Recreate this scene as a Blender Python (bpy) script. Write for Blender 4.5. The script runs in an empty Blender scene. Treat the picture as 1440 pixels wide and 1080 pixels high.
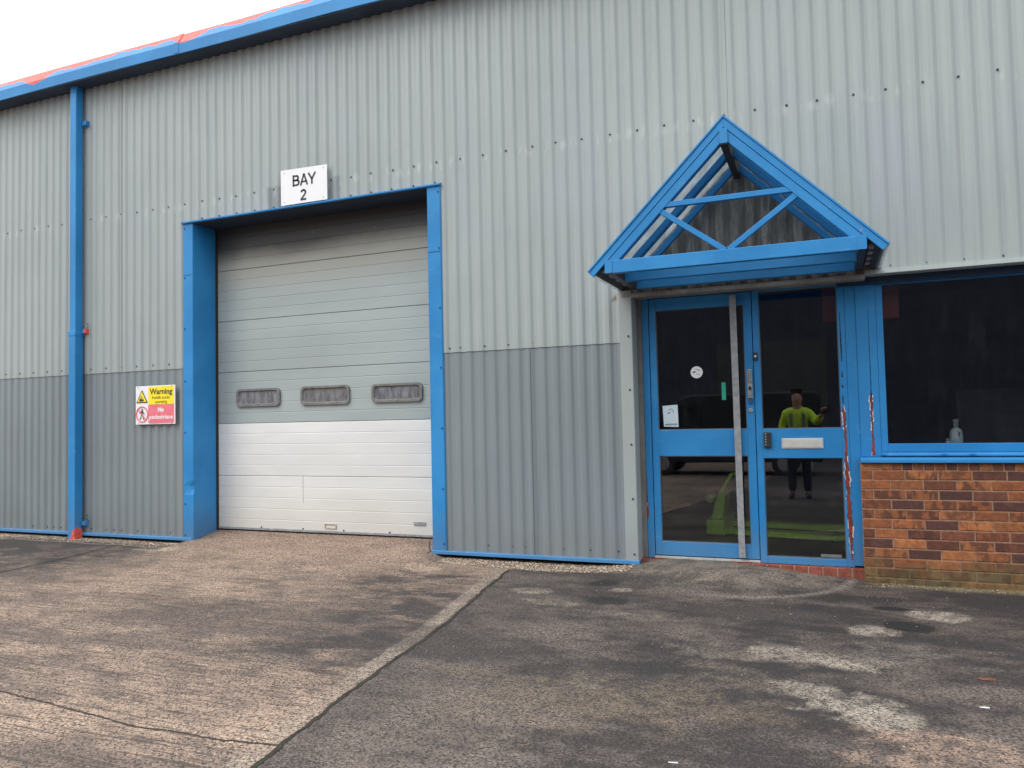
import bpy, math, random
import numpy as np
from mathutils import Vector, Matrix
random.seed(7); rng = np.random.default_rng(11)
scn = bpy.context.scene
C = scn.collection

# ------------------------------------------------------------------ node helpers
def new_mat(name):
    m = bpy.data.materials.new(name); m.use_nodes = True
    nt = m.node_tree; nt.nodes.clear()
    return m, nt
def nd(nt, typ, ins=None, **props):
    n = nt.nodes.new('ShaderNode' + typ)
    for k, v in props.items(): setattr(n, k, v)
    if ins:
        for k, v in ins.items():
            s = n.inputs[k]
            if isinstance(v, bpy.types.NodeSocket): nt.links.new(v, s)
            else: s.default_value = v
    return n
def col(c): return (c[0], c[1], c[2], 1.0)
def mth(nt, op, a, b=0.0, c=0.0, clamp=False):
    n = nt.nodes.new('ShaderNodeMath'); n.operation = op; n.use_clamp = clamp
    for i, v in enumerate((a, b, c)):
        if isinstance(v, bpy.types.NodeSocket): nt.links.new(v, n.inputs[i])
        else: n.inputs[i].default_value = v
    return n.outputs[0]
def ramp(nt, x, lo, hi):
    n = nd(nt, 'MapRange', {0: x, 1: lo, 2: hi, 3: 0.0, 4: 1.0}, interpolation_type='SMOOTHSTEP'); return n.outputs[0]
def mix(nt, f, a, b, blend='MIX'):
    n = nt.nodes.new('ShaderNodeMix'); n.data_type = 'RGBA'; n.blend_type = blend
    for i, v in ((0, f), (6, a), (7, b)):
        if isinstance(v, bpy.types.NodeSocket): nt.links.new(v, n.inputs[i])
        elif i == 0: n.inputs[0].default_value = v
        else: n.inputs[i].default_value = col(v)
    return n.outputs[2]
def pos(nt):
    g = nt.nodes.new('ShaderNodeTexCoord').outputs['Object']
    s = nt.nodes.new('ShaderNodeSeparateXYZ'); nt.links.new(g, s.inputs[0])
    return g, s.outputs[0], s.outputs[1], s.outputs[2]
def noise(nt, vec, scale, detail=4, rough=.55, stretch=None, loc=(0, 0, 0), dist=0.0):
    if stretch or loc != (0, 0, 0):
        mp = nd(nt, 'Mapping', {'Vector': vec}); mp.inputs['Scale'].default_value = stretch or (1, 1, 1); mp.inputs['Location'].default_value = loc
        vec = mp.outputs[0]
    return nd(nt, 'TexNoise', {'Vector': vec, 'Scale': scale, 'Detail': detail, 'Roughness': rough, 'Distortion': dist}).outputs[0]
def finish(nt, base, rough, bump=None, bstr=.3, bdist=.002, metal=0.0, spec=.5):
    b = nd(nt, 'BsdfPrincipled', {'Base Color': base if isinstance(base, bpy.types.NodeSocket) else col(base), 'Roughness': rough, 'Metallic': metal})
    b.inputs['Specular IOR Level'].default_value = spec
    if bump is not None:
        bm = nd(nt, 'Bump', {'Height': bump, 'Strength': bstr, 'Distance': bdist}); nt.links.new(bm.outputs[0], b.inputs['Normal'])
    o = nt.nodes.new('ShaderNodeOutputMaterial'); nt.links.new(b.outputs[0], o.inputs[0])
    return b

def plain(name, c, rough=.5, metal=0.0, var=.12, scale=14, spec=.5):
    m, nt = new_mat(name); g, x, y, z = pos(nt)
    n = noise(nt, g, scale)
    n2 = noise(nt, g, scale * 9, 2)
    f = mth(nt, 'ADD', mth(nt, 'MULTIPLY', n, .7), mth(nt, 'MULTIPLY', n2, .3))
    lo = [v * (1 - var) for v in c]; hi = [min(1, v * (1 + var)) for v in c]
    finish(nt, mix(nt, ramp(nt, f, .3, .7), lo, hi), rough, n2, .12, .001, metal, spec)
    return m

BLUE = (.020, .222, .54)
RED = (.72, .085, .055)
def blue_paint(name, peel=None, c=BLUE, rough=.42):
    m, nt = new_mat(name); g, x, y, z = pos(nt)
    big = noise(nt, g, 1.6, 5); fine = noise(nt, g, 30, 4); streak = noise(nt, g, 3, 4, stretch=(9, 9, .5))
    a = mix(nt, ramp(nt, big, .3, .7), [v * .88 for v in c], [c[0] * 1.5, c[1] * 1.12, c[2] * 1.06])
    a = mix(nt, mth(nt, 'MULTIPLY', ramp(nt, streak, .55, .8), .22), a, (.07, .22, .40))
    a = mix(nt, mth(nt, 'MULTIPLY', ramp(nt, fine, .62, .78), .25), a, (.05, .10, .16))
    spk = ramp(nt, noise(nt, g, 55, 3, loc=(3, 1, 2)), .70, .74)
    a = mix(nt, mth(nt, 'MULTIPLY', spk, .5), a, (.25, .30, .34))
    scf = ramp(nt, noise(nt, g, 5, 6, .75, stretch=(1, 1, 3), loc=(8, 3, 1)), .60, .66)
    a = mix(nt, mth(nt, 'MULTIPLY', scf, .35), a, (.10, .30, .58))
    drt = mth(nt, 'MULTIPLY', ramp(nt, mth(nt, 'MULTIPLY_ADD', noise(nt, g, 6, 5), .7, z), .85, .35), .30)
    a = mix(nt, drt, a, (.16, .17, .17))
    if peel:
        f = peel(nt, g, x, y, z)
        edge = mth(nt, 'MULTIPLY', ramp(nt, f, .25, .45), mth(nt, 'SUBTRACT', 1.0, ramp(nt, f, .5, .62)))
        red = mix(nt, ramp(nt, fine, .35, .65), (.60, .07, .05), (.80, .14, .11))
        a = mix(nt, ramp(nt, f, .46, .54), a, red)
        a = mix(nt, mth(nt, 'MULTIPLY', edge, .35), a, (.42, .42, .5))
    finish(nt, a, mth(nt, 'ADD', rough - .06, mth(nt, 'MULTIPLY', big, .2)), mth(nt, 'ADD', big, mth(nt, 'MULTIPLY', fine, .15)), .15, .004, spec=.35)
    return m
def peel_gutter(nt, g, x, y, z):
    n1 = noise(nt, g, 1.5, 5, .65, stretch=(1, .2, .2)); n2 = noise(nt, g, 9, 5, .6, loc=(5, 2, 0))
    zz = mth(nt, 'MULTIPLY_ADD', n1, .26, z); zz = mth(nt, 'MULTIPLY_ADD', n2, .07, zz)
    for ux in (6.45, 9.93, 8.9):
        zz = mth(nt, 'MULTIPLY_ADD', ramp(nt, mth(nt, 'ABSOLUTE', mth(nt, 'ADD', x, ux)), .34, .02), .13, zz)
    edge = ramp(nt, zz, 5.812, 5.860)
    # blue chalky survives the very edge now and then; blotches elsewhere where joints rubbed the paint off
    blot = ramp(nt, mth(nt, 'MULTIPLY', noise(nt, g, 5.1, 4, .6, loc=(1.7, 0, 0)), ramp(nt, noise(nt, g, .75, 2, loc=(4.2, 0, 0)), .45, .62)), .68, .72)
    return mth(nt, 'MAXIMUM', edge, blot)
def peel_base(nt, g, x, y, z):
    return mth(nt, 'MULTIPLY', ramp(nt, noise(nt, g, 8, 6, .75, loc=(9, 1, 3)), .56, .66), ramp(nt, z, .034, .046))
def peel_pipe(nt, g, x, y, z):
    zz = mth(nt, 'MULTIPLY_ADD', noise(nt, g, 12, 4), -.35, z); zz = mth(nt, 'MULTIPLY_ADD', x, -1.5, zz)
    low = mth(nt, 'SUBTRACT', 1.0, ramp(nt, zz, 12.36, 12.44))
    spots = ramp(nt, noise(nt, g, 22, 3, .6, loc=(2, 2, 2)), .74, .78)
    return mth(nt, 'MAXIMUM', low, mth(nt, 'MULTIPLY', spots, .6))
def peel_bracket(nt, g, x, y, z):
    return ramp(nt, mth(nt, 'MULTIPLY_ADD', noise(nt, g, 20, 3), .05, x), -8.252, -8.238)
def peel_specks(nt, g, x, y, z):
    return mth(nt, 'MULTIPLY', ramp(nt, noise(nt, g, 9, 4, .7, loc=(3.3, .2, 5)), .64, .70), mth(nt, 'SUBTRACT', 1.0, ramp(nt, z, 2.58, 2.85)))

M = {}
M['blue'] = blue_paint('blue_paint')
M['blue_gutter'] = blue_paint('blue_gutter_paint', peel_gutter)
M['blue_base'] = blue_paint('blue_base_paint', peel_base)
M['blue_pipe'] = blue_paint('blue_downpipe_paint', peel_pipe)
M['blue_bracket'] = blue_paint('blue_bracket_paint', peel_bracket)
M['blue_barge'] = blue_paint('blue_barge_paint', peel_specks)

def clad(name, c, dirty):
    m, nt = new_mat(name); g, x, y, z = pos(nt)
    big = noise(nt, g, .55, 5); st = noise(nt, g, 2.2, 5, .6, stretch=(7, 1, .35)); fine = noise(nt, g, 60, 3)
    blot = noise(nt, g, 1.1, 5, .65, stretch=(1, 1, .6), loc=(7, 0, 3))
    a = mix(nt, ramp(nt, big, .3, .72), [v * .93 for v in c], [v * 1.05 for v in c])
    a = mix(nt, mth(nt, 'MULTIPLY', ramp(nt, st, .48, .75), .38), a, [c[0] * .70, c[1] * .72, c[2] * .78])
    a = mix(nt, mth(nt, 'MULTIPLY', ramp(nt, blot, .50, .70), .5), a, [c[0] * .98, c[1] * .96, c[2] * 1.10])
    a = mix(nt, mth(nt, 'MULTIPLY', ramp(nt, fine, .6, .8), .12), a, [v * .5 for v in c])
    run = mth(nt, 'MULTIPLY', ramp(nt, noise(nt, g, 5, 5, .65, stretch=(9, 1, .16), loc=(3, 0, 1)), .60, .74), ramp(nt, noise(nt, g, .9, 3, loc=(0, 0, 6)), .42, .6))
    a = mix(nt, mth(nt, 'MULTIPLY', run, .35), a, [c[0] * .55, c[1] * .56, c[2] * .56])
    rst = ramp(nt, noise(nt, g, 5.5, 3, .7, loc=(1, 5, 9)), .76, .79)
    a = mix(nt, mth(nt, 'MULTIPLY', rst, .3), a, (.28, .24, .16))
    if dirty:
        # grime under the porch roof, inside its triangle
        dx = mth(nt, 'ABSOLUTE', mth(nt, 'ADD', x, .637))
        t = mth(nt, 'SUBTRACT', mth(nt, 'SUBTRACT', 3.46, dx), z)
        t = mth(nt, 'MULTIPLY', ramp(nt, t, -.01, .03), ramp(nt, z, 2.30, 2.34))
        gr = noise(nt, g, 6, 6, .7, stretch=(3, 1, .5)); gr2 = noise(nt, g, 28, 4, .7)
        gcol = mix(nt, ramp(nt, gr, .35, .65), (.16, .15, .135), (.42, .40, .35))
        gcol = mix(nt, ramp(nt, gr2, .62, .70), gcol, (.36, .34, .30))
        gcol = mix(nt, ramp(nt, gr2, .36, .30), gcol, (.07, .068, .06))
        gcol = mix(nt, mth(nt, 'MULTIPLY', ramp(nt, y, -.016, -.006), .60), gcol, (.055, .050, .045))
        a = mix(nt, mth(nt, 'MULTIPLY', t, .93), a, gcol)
        # darker patch behind the bay sign and to either side
        u = mth(nt, 'ABSOLUTE', mth(nt, 'ADD', x, 5.075))
        wv = mth(nt, 'MULTIPLY', noise(nt, g, 8, 2), .05)
        s = mth(nt, 'MULTIPLY', mth(nt, 'SUBTRACT', 1.0, ramp(nt, mth(nt, 'ADD', u, wv), .47, .50)), mth(nt, 'SUBTRACT', 1.0, ramp(nt, mth(nt, 'ADD', z, wv), 3.86, 3.90)))
        a = mix(nt, mth(nt, 'MULTIPLY', s, .8), a, (.20, .225, .245))
        # pale wash marks along the screw line
        w = mth(nt, 'MULTIPLY', ramp(nt, mth(nt, 'ABSOLUTE', mth(nt, 'SUBTRACT', z, 3.80)), .09, .0), ramp(nt, noise(nt, g, 14, 2, stretch=(1, 1, .3)), .52, .66))
        a = mix(nt, mth(nt, 'MULTIPLY', w, .4), a, (.52, .56, .54))
    else:
        low = mth(nt, 'MULTIPLY', ramp(nt, mth(nt, 'MULTIPLY_ADD', noise(nt, g, 3, 4), .5, z), .75, .1), .35)
        a = mix(nt, low, a, (.17, .165, .14))
    finish(nt, a, .5, mth(nt, 'ADD', st, mth(nt, 'MULTIPLY', big, 2.0)), .12, .006)
    return m
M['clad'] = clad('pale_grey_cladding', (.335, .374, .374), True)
M['clad_low'] = clad('mid_grey_cladding', (.212, .243, .258), False)
M['trim'] = clad('pale_trim', (.345, .385, .38), False)
M['trim_dark'] = plain('reveal_strip', (.17, .17, .16), .6, var=.25, scale=6)
M['head_trim'] = plain('dirty_head_trim', (.25, .245, .225), .6, var=.35, scale=5)
M['screw'] = plain('screw_cap', (.045, .05, .055), .5)
M['screw_blue'] = plain('blue_screw_cap', (.012, .075, .20), .5)
M['black'] = plain('black_plastic', (.022, .022, .024), .5)
M['rubber'] = plain('black_rubber', (.02, .02, .02), .75)
M['galv'] = plain('galvanised_steel', (.34, .35, .37), .42, .35, var=.22, scale=20)
M['chrome'] = plain('brushed_steel', (.5, .5, .5), .3, .8, var=.15)
M['white'] = plain('white_plastic', (.78, .78, .78), .4, var=.03)
def sheet_mat():
    m, nt = new_mat('grimy_translucent_sheet'); g, x, y, z = pos(nt)
    n = noise(nt, g, 7, 5, .6); c = mix(nt, ramp(nt, n, .3, .7), (.50, .51, .50), (.80, .81, .79))
    d = nd(nt, 'BsdfDiffuse', {'Color': c}); t = nd(nt, 'BsdfTranslucent', {'Color': c})
    mx = nd(nt, 'MixShader', {0: .5, 1: d.outputs[0], 2: t.outputs[0]}); tp = nd(nt, 'BsdfTransparent', {'Color': (.72, .78, .84, 1)}); mx = nd(nt, 'MixShader', {0: mth(nt, 'MULTIPLY_ADD', n, -.35, .74), 1: mx.outputs[0], 2: tp.outputs[0]}); o = nt.nodes.new('ShaderNodeOutputMaterial'); nt.links.new(mx.outputs[0], o.inputs[0]); return m
M['roofsheet'] = sheet_mat()
M['batten'] = plain('grey_batten', (.50, .50, .49), .6, var=.2)
M['block'] = plain('grey_block', (.30, .31, .30), .6, var=.2)
M['roofdark'] = plain('dark_eaves_plastic', (.035, .035, .038), .5, var=.2)
M['threshold'] = plain('pale_threshold', (.42, .42, .40), .5, var=.2)
M['redwood'] = plain('red_primer_wood', (.19, .032, .022), .7, var=.5, scale=30)
M['flake'] = plain('white_flaking_undercoat', (.66, .66, .68), .7, var=.12)
M['sign_white'] = plain('sign_white', (.80, .80, .83), .35, var=.02)
M['sign_yellow'] = plain('sign_yellow', (.90, .72, .02), .4, var=.06)
M['sign_red'] = plain('faded_sign_red', (.78, .17, .22), .45, var=.12, scale=18)
M['ink'] = plain('dark_grey_ink', (.045, .045, .05), .5)
M['ink_brown'] = plain('faded_black_ink', (.10, .075, .01), .5)
M['inkblack'] = plain('black_ink', (.02, .02, .02), .5)
M['lime'] = plain('lime_paint', (.50, .85, .04), .45, var=.12)
M['green'] = plain('green_sticker', (.02, .36, .25), .5)
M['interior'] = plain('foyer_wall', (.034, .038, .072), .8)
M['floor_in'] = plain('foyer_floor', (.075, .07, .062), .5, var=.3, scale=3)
M['redpanel'] = plain('dark_red_panel', (.22, .015, .012), .6)
M['paper'] = plain('paper', (.50, .60, .68), .6, var=.05)
M['bottle'] = plain('pale_green_bottle', (.74, .82, .78), .35, var=.15, scale=30)
M['cap'] = plain('grey_cap', (.45, .46, .46), .4)

def glass(name, tint, ior=1.5, rough=0.0):
    m, nt = new_mat(name); g, x, y, z = pos(nt)
    fr = nd(nt, 'Fresnel', {'IOR': ior})
    f = mth(nt, 'MULTIPLY', fr.outputs[0], 1.6, clamp=True)
    dirt = ramp(nt, noise(nt, g, 4, 5, .6, stretch=(3, 1, 1)), .45, .8)
    tr = nd(nt, 'BsdfTransparent', {'Color': col(tint)})
    gl = nd(nt, 'BsdfGlossy', {'Color': (1, 1, 1, 1), 'Roughness': rough})
    df = nd(nt, 'BsdfDiffuse', {'Color': (.25, .25, .24, 1)})
    m1 = nd(nt, 'MixShader', {0: f, 1: tr.outputs[0], 2: gl.outputs[0]})
    m2 = nd(nt, 'MixShader', {0: mth(nt, 'MULTIPLY', dirt, .02), 1: m1.outputs[0], 2: df.outputs[0]})
    o = nt.nodes.new('ShaderNodeOutputMaterial'); nt.links.new(m2.outputs[0], o.inputs[0])
    return m
M['glass'] = glass('window_glass', (.90, .93, .96))

def door_mat(name, c, top_dirt_shade):
    m, nt = new_mat(name); g, x, y, z = pos(nt)
    big = noise(nt, g, 1.4, 5, stretch=(.5, 1, 1.4)); st = noise(nt, g, 3, 5, .6, stretch=(.6, 1, 6)); fine = noise(nt, g, 70, 3)
    a = mix(nt, ramp(nt, big, .3, .7), [v * .93 for v in c], [v * 1.06 for v in c])
    a = mix(nt, mth(nt, 'MULTIPLY', ramp(nt, st, .5, .75), .22), a, [c[0] * .8, c[1] * .78, c[2] * .70])
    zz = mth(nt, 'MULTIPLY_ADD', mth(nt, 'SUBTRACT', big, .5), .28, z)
    if top_dirt_shade:  # beige dirt, then the shadow under the lintel painted in towards the top
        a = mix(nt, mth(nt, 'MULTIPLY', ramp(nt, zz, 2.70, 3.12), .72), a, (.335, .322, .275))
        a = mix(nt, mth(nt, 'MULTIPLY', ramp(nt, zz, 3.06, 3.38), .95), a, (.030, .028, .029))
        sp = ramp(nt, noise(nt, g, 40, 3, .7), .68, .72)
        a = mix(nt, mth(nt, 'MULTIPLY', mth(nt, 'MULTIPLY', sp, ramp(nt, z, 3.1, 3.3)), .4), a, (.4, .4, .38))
    else:
        a = mix(nt, mth(nt, 'MULTIPLY', ramp(nt, zz, .9, .1), .4), a, (.46, .43, .35))
        mk = ramp(nt, noise(nt, g, 7, 4, .7, stretch=(1, 1, 2), loc=(2, 0, 0)), .70, .74)
        a = mix(nt, mth(nt, 'MULTIPLY', mk, .3), a, (.35, .31, .24))
    a = mix(nt, mth(nt, 'MULTIPLY', ramp(nt, fine, .62, .8), .1), a, (.2, .2, .18))
    finish(nt, a, .48, mth(nt, 'ADD', big, mth(nt, 'MULTIPLY', fine, .1)), .12, .005)
    return m
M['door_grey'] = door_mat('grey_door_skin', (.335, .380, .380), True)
M['door_white'] = door_mat('white_door_skin', (.70, .70, .695), False)
def pane_mat():
    m, nt = new_mat('cloudy_door_pane'); g, x, y, z = pos(nt)
    n = noise(nt, g, 5, 4, .6, stretch=(4, 1, 1), loc=(.4, 0, .3)); n2 = noise(nt, g, 3, 3, stretch=(1, 1, 9), dist=1.2)
    a = mix(nt, ramp(nt, n, .35, .65), (.10, .105, .125), (.24, .24, .265))
    a = mix(nt, mth(nt, 'MULTIPLY', ramp(nt, n2, .45, .6), .6), a, (.18, .165, .14))
    finish(nt, a, .18)
    return m
M['door_pane'] = pane_mat()
M['door_pane_frame'] = plain('grey_window_rubber', (.17, .165, .16), .55, var=.3, scale=25)

def attr_mat(name, rough, bscale, amp, bstr=.6, bdist=.004, extra=None):
    m, nt = new_mat(name); g, x, y, z = pos(nt)
    at = nd(nt, 'Attribute', attribute_name='Col'); c = at.outputs['Color']
    n = noise(nt, g, bscale, 4, .6)
    lo = mix(nt, 1.0, c, (1 - amp,) * 3, 'MULTIPLY'); hi = mix(nt, 1.0, c, (1 + amp,) * 3, 'MULTIPLY')
    a = mix(nt, ramp(nt, n, .3, .7), lo, hi); h = n
    if extra: a, h = extra(nt, g, x, y, z, a, n, at)
    finish(nt, a, rough, h, bstr, bdist, spec=.3)
    return m
def ground_extra(nt, g, x, y, z, a, n, at):
    v = nd(nt, 'TexVoronoi', {'Vector': g, 'Scale': 115.0}); v.feature = 'F1'
    cellc = v.outputs['Color']; cs = nd(nt, 'SeparateColor', {0: cellc}).outputs[0]; d = v.outputs['Distance']
    msk = ramp(nt, noise(nt, g, 2.3, 4, loc=(3, 3, 0)), .34, .58)
    stone = mth(nt, 'MULTIPLY', ramp(nt, cs, .60, .72), ramp(nt, d, .62, .40))
    stone = mth(nt, 'MULTIPLY', stone, mth(nt, 'MULTIPLY_ADD', msk, .6, .25))
    pale = mix(nt, 1.0, a, (1.85, 1.82, 1.75), 'MULTIPLY')
    a2 = mix(nt, stone, a, pale)
    pit = mth(nt, 'MULTIPLY', ramp(nt, cs, .32, .18), .74)
    a2 = mix(nt, pit, a2, (.028, .025, .024))
    v2 = noise(nt, g, 210, 3, .7)
    a2 = mix(nt, mth(nt, 'MULTIPLY', ramp(nt, v2, .60, .72), .45), a2, mix(nt, 1.0, a2, (2.2, 2.15, 2.1), 'MULTIPLY'))
    a2 = mix(nt, mth(nt, 'MULTIPLY', ramp(nt, v2, .44, .32), .55), a2, (.02, .018, .018))
    # brushed ridges on the left slab (alpha of the vertex colour)
    br = noise(nt, g, 1.0, 4, .6, stretch=(2.2, 48, 1), dist=.4)
    al = at.outputs['Alpha']
    a2 = mix(nt, mth(nt, 'MULTIPLY', mth(nt, 'MULTIPLY', ramp(nt, br, .50, .34), .72), al), a2, (.055, .045, .04))
    h = mth(nt, 'ADD', mth(nt, 'MULTIPLY', n, 1.0), mth(nt, 'MULTIPLY', mth(nt, 'SUBTRACT', 1.0, d), .6))
    h = mth(nt, 'ADD', h, mth(nt, 'MULTIPLY', mth(nt, 'MULTIPLY', br, al), 1.1))
    return a2, h
M['ground'] = attr_mat('yard_concrete', .85, 55, .22, .6, .009, ground_extra)
def brick_extra(nt, g, x, y, z, a, n, at):
    st = noise(nt, g, 11, 4, .6, stretch=(1.3, 1, .8), loc=(1, 0, 0)); al = at.outputs['Alpha']
    dk = mth(nt, 'MULTIPLY', ramp(nt, st, .44, .56), .80)
    a = mix(nt, mth(nt, 'MULTIPLY', dk, al), a, (.075, .034, .028))
    fx = noise(nt, g, 60, 5, .7, stretch=(1, 1, 2.5))
    a = mix(nt, mth(nt, 'MULTIPLY', ramp(nt, fx, .60, .70), .5), a, (.03, .02, .016))
    moss = mth(nt, 'MULTIPLY', ramp(nt, mth(nt, 'MULTIPLY_ADD', noise(nt, g, 4, 4), .35, z), .40, .20), .62)
    a = mix(nt, moss, a, mix(nt, ramp(nt, noise(nt, g, 12, 3), .4, .6), (.065, .062, .026), (.14, .12, .055)))
    return a, mth(nt, 'ADD', n, mth(nt, 'MULTIPLY', fx, .7))
M['brick'] = attr_mat('mottled_brick', .85, 30, .2, .5, .004, brick_extra)
M['stones'] = attr_mat('gravel_stone', .8, 60, .2, .3, .002)
M['joint'] = plain('mossy_joint_filler', (.020, .018, .012), .9, var=.5, scale=9)
M['crack'] = plain('dirty_crack', (.045, .036, .030), .95, var=.4, scale=9)

# ------------------------------------------------------------------ mesh helpers
def link(name, me, mat, parent=None, smooth=False):
    o = bpy.data.objects.new(name, me); C.objects.link(o)
    if mat is not None: me.materials.append(mat)
    if parent is not None: o.parent = parent
    if smooth:
        for p in me.polygons: p.use_smooth = True
    return o
def tag(o, label=None, cat=None, group=None, kind=None):
    for k, v in (('label', label), ('category', cat), ('group', group), ('kind', kind)):
        if v: o[k] = v
    return o
def empty(name, loc=(0, 0, 0)):
    o = bpy.data.objects.new(name, None); C.objects.link(o); o.location = loc; o.empty_display_size = .1
    return o
class MB:
    def __init__(s): s.v = []; s.f = []
    def add(s, vs, fs):
        b = len(s.v); s.v += [tuple(v) for v in vs]; s.f += [tuple(i + b for i in f) for f in fs]; return s
    def box(s, x0, x1, y0, y1, z0, z1):
        return s.add([(x, y, z) for x in (x0, x1) for y in (y0, y1) for z in (z0, z1)],
                     [(0, 1, 3, 2), (4, 6, 7, 5), (0, 4, 5, 1), (2, 3, 7, 6), (0, 2, 6, 4), (1, 5, 7, 3)])
    def prism(s, pts, a, b, axis=1):
        """polygon pts in the plane, extruded along axis from a to b (axis 1: pts are (x,z); axis 0: pts are (y,z); axis 2: (x,y))"""
        n = len(pts)
        def P(p, t): return (p[0], t, p[1]) if axis == 1 else ((t, p[0], p[1]) if axis == 0 else (p[0], p[1], t))
        vs = [P(p, a) for p in pts] + [P(p, b) for p in pts]
        fs = [tuple(range(n))[::-1], tuple(range(n, 2 * n))] + [(i, (i + 1) % n, n + (i + 1) % n, n + i) for i in range(n)]
        return s.add(vs, fs)
    def bar(s, p, q, w, y0, y1):
        """bar in the x-z plane from p to q of width w, thickness y0..y1"""
        p = Vector(p); q = Vector(q); d = (q - p).normalized(); n = Vector((-d.y, d.x)) * w / 2
        return s.prism([p + n, p - n, q - n, q + n], y0, y1, 1)
    def cyl(s, c, r, h, axis=1, n=20, r2=None):
        r2 = r if r2 is None else r2
        vs = []
        for t, rr in ((0, r), (h, r2)):
            for i in range(n):
                a = 2 * math.pi * i / n; u, w = rr * math.cos(a), rr * math.sin(a)
                vs.append((c[0] + u, c[1] + t, c[2] + w) if axis == 1 else ((c[0] + t, c[1] + u, c[2] + w) if axis == 0 else (c[0] + u, c[1] + w, c[2] + t)))
        return s.add(vs, [tuple(range(n))[::-1], tuple(range(n, 2 * n))] + [(i, (i + 1) % n, n + (i + 1) % n, n + i) for i in range(n)])
    def build(s, name, mat, parent=None, bevel=0.0, smooth=False, seg=2):
        me = bpy.data.meshes.new(name); me.from_pydata(s.v, [], s.f); me.update()
        import bmesh
        bm = bmesh.new(); bm.from_mesh(me); bmesh.ops.recalc_face_normals(bm, faces=bm.faces); bm.to_mesh(me); bm.free()
        o = link(name, me, mat, parent, smooth)
        if bevel:
            b = o.modifiers.new('bevel', 'BEVEL'); b.width = bevel; b.segments = seg; b.limit_method = 'ANGLE'; b.angle_limit = .6
        return o
def lathe(name, prof, cx, cy, mat, parent=None, n=24, cz=0):
    vs = []; fs = []
    for r, z in prof:
        for i in range(n):
            a = 2 * math.pi * i / n; vs.append((cx + r * math.cos(a), cy + r * math.sin(a), cz + z))
    for j in range(len(prof) - 1):
        for i in range(n): fs.append((j * n + i, j * n + (i + 1) % n, (j + 1) * n + (i + 1) % n, (j + 1) * n + i))
    fs.append(tuple(range(n))[::-1]); fs.append(tuple(range((len(prof) - 1) * n, len(prof) * n)))
    m = MB(); m.add(vs, fs); return m.build(name, mat, parent, smooth=True)
def text(name, s, size, x, y, z, mat, parent, bold=0.0, width=None, depth=.0006):
    cu = bpy.data.curves.new('t', 'FONT'); cu.body = s; cu.size = size; cu.align_x = 'CENTER'; cu.align_y = 'CENTER'; cu.offset = bold; cu.extrude = depth; cu.resolution_u = 3
    o = bpy.data.objects.new('t', cu); C.objects.link(o); bpy.context.view_layer.update()
    me = bpy.data.meshes.new_from_object(o.evaluated_get(bpy.context.evaluated_depsgraph_get()))
    bpy.data.objects.remove(o)
    xs = [v.co.x for v in me.vertices]; w = max(xs) - min(xs); k = (width / w) if width else 1.0; mid = (max(xs) + min(xs)) / 2
    for v in me.vertices:
        a, b, c = v.co; v.co = (x + (a - mid) * k, y - c, z + b)
    me.name = name; me.materials.clear()
    return link(name, me, mat, parent)

# ------------------------------------------------------------------ ground
def vnoise(X, Y, sx, sy, seed):
    r = np.random.default_rng(abs(seed) + 1).random((256, 256))
    u = X * sx + 1000.3; v = Y * sy + 1000.7
    iu = np.floor(u).astype(int); iv = np.floor(v).astype(int); fu = u - iu; fv = v - iv
    fu = fu * fu * (3 - 2 * fu); fv = fv * fv * (3 - 2 * fv)
    g = lambda a, b: r[a % 256, b % 256]
    return (g(iu, iv) * (1 - fu) + g(iu + 1, iv) * fu) * (1 - fv) + (g(iu, iv + 1) * (1 - fu) + g(iu + 1, iv + 1) * fu) * fv
def fbm(X, Y, sx, sy, seed, o=5):
    t = 0; a = .5; s = 0
    for k in range(o): t = t + a * vnoise(X, Y, sx * 2 ** k, sy * 2 ** k, seed + k); s += a; a *= .55
    return t / s
def sst(x, a, b):
    t = np.clip((x - a) / (b - a), 0, 1); return t * t * (3 - 2 * t)
def joint_x(Y): return -2.60 + (-.62 - Y) * .108 + .02 * np.sin(Y * 2.2)
def gz(X, Y):
    X = np.asarray(X, float); Y = np.asarray(Y, float)
    z = -.027 + .02 * np.clip(Y, -14, 1)
    z = z - .014 * sst(X, -1.6, .2) * sst(Y, -1.6, -.4)
    ramp_ = sst(X, -6.74, -6.60) * sst(-X, 3.44, 3.60)
    z = z + ramp_ * (.050 * sst(Y, -1.1, -.02) + .055 * np.clip(Y / .33, 0, 1.2))
    dist = np.sqrt(((X + .85) / 1.05) ** 2 + ((Y + -.12) / 1.0) ** 2)
    z = z + .062 * sst(-dist, -1.02, -.35) * sst(-X, -.25, .9) + .012 * sst(-dist, -1.2, -.8) * (1 - sst(X, .0, .3))
    z = z + .004 * (fbm(X, Y, 1.3, 1.3, 5, 3) - .5) * (np.abs(X) < 14)
    return z
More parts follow.
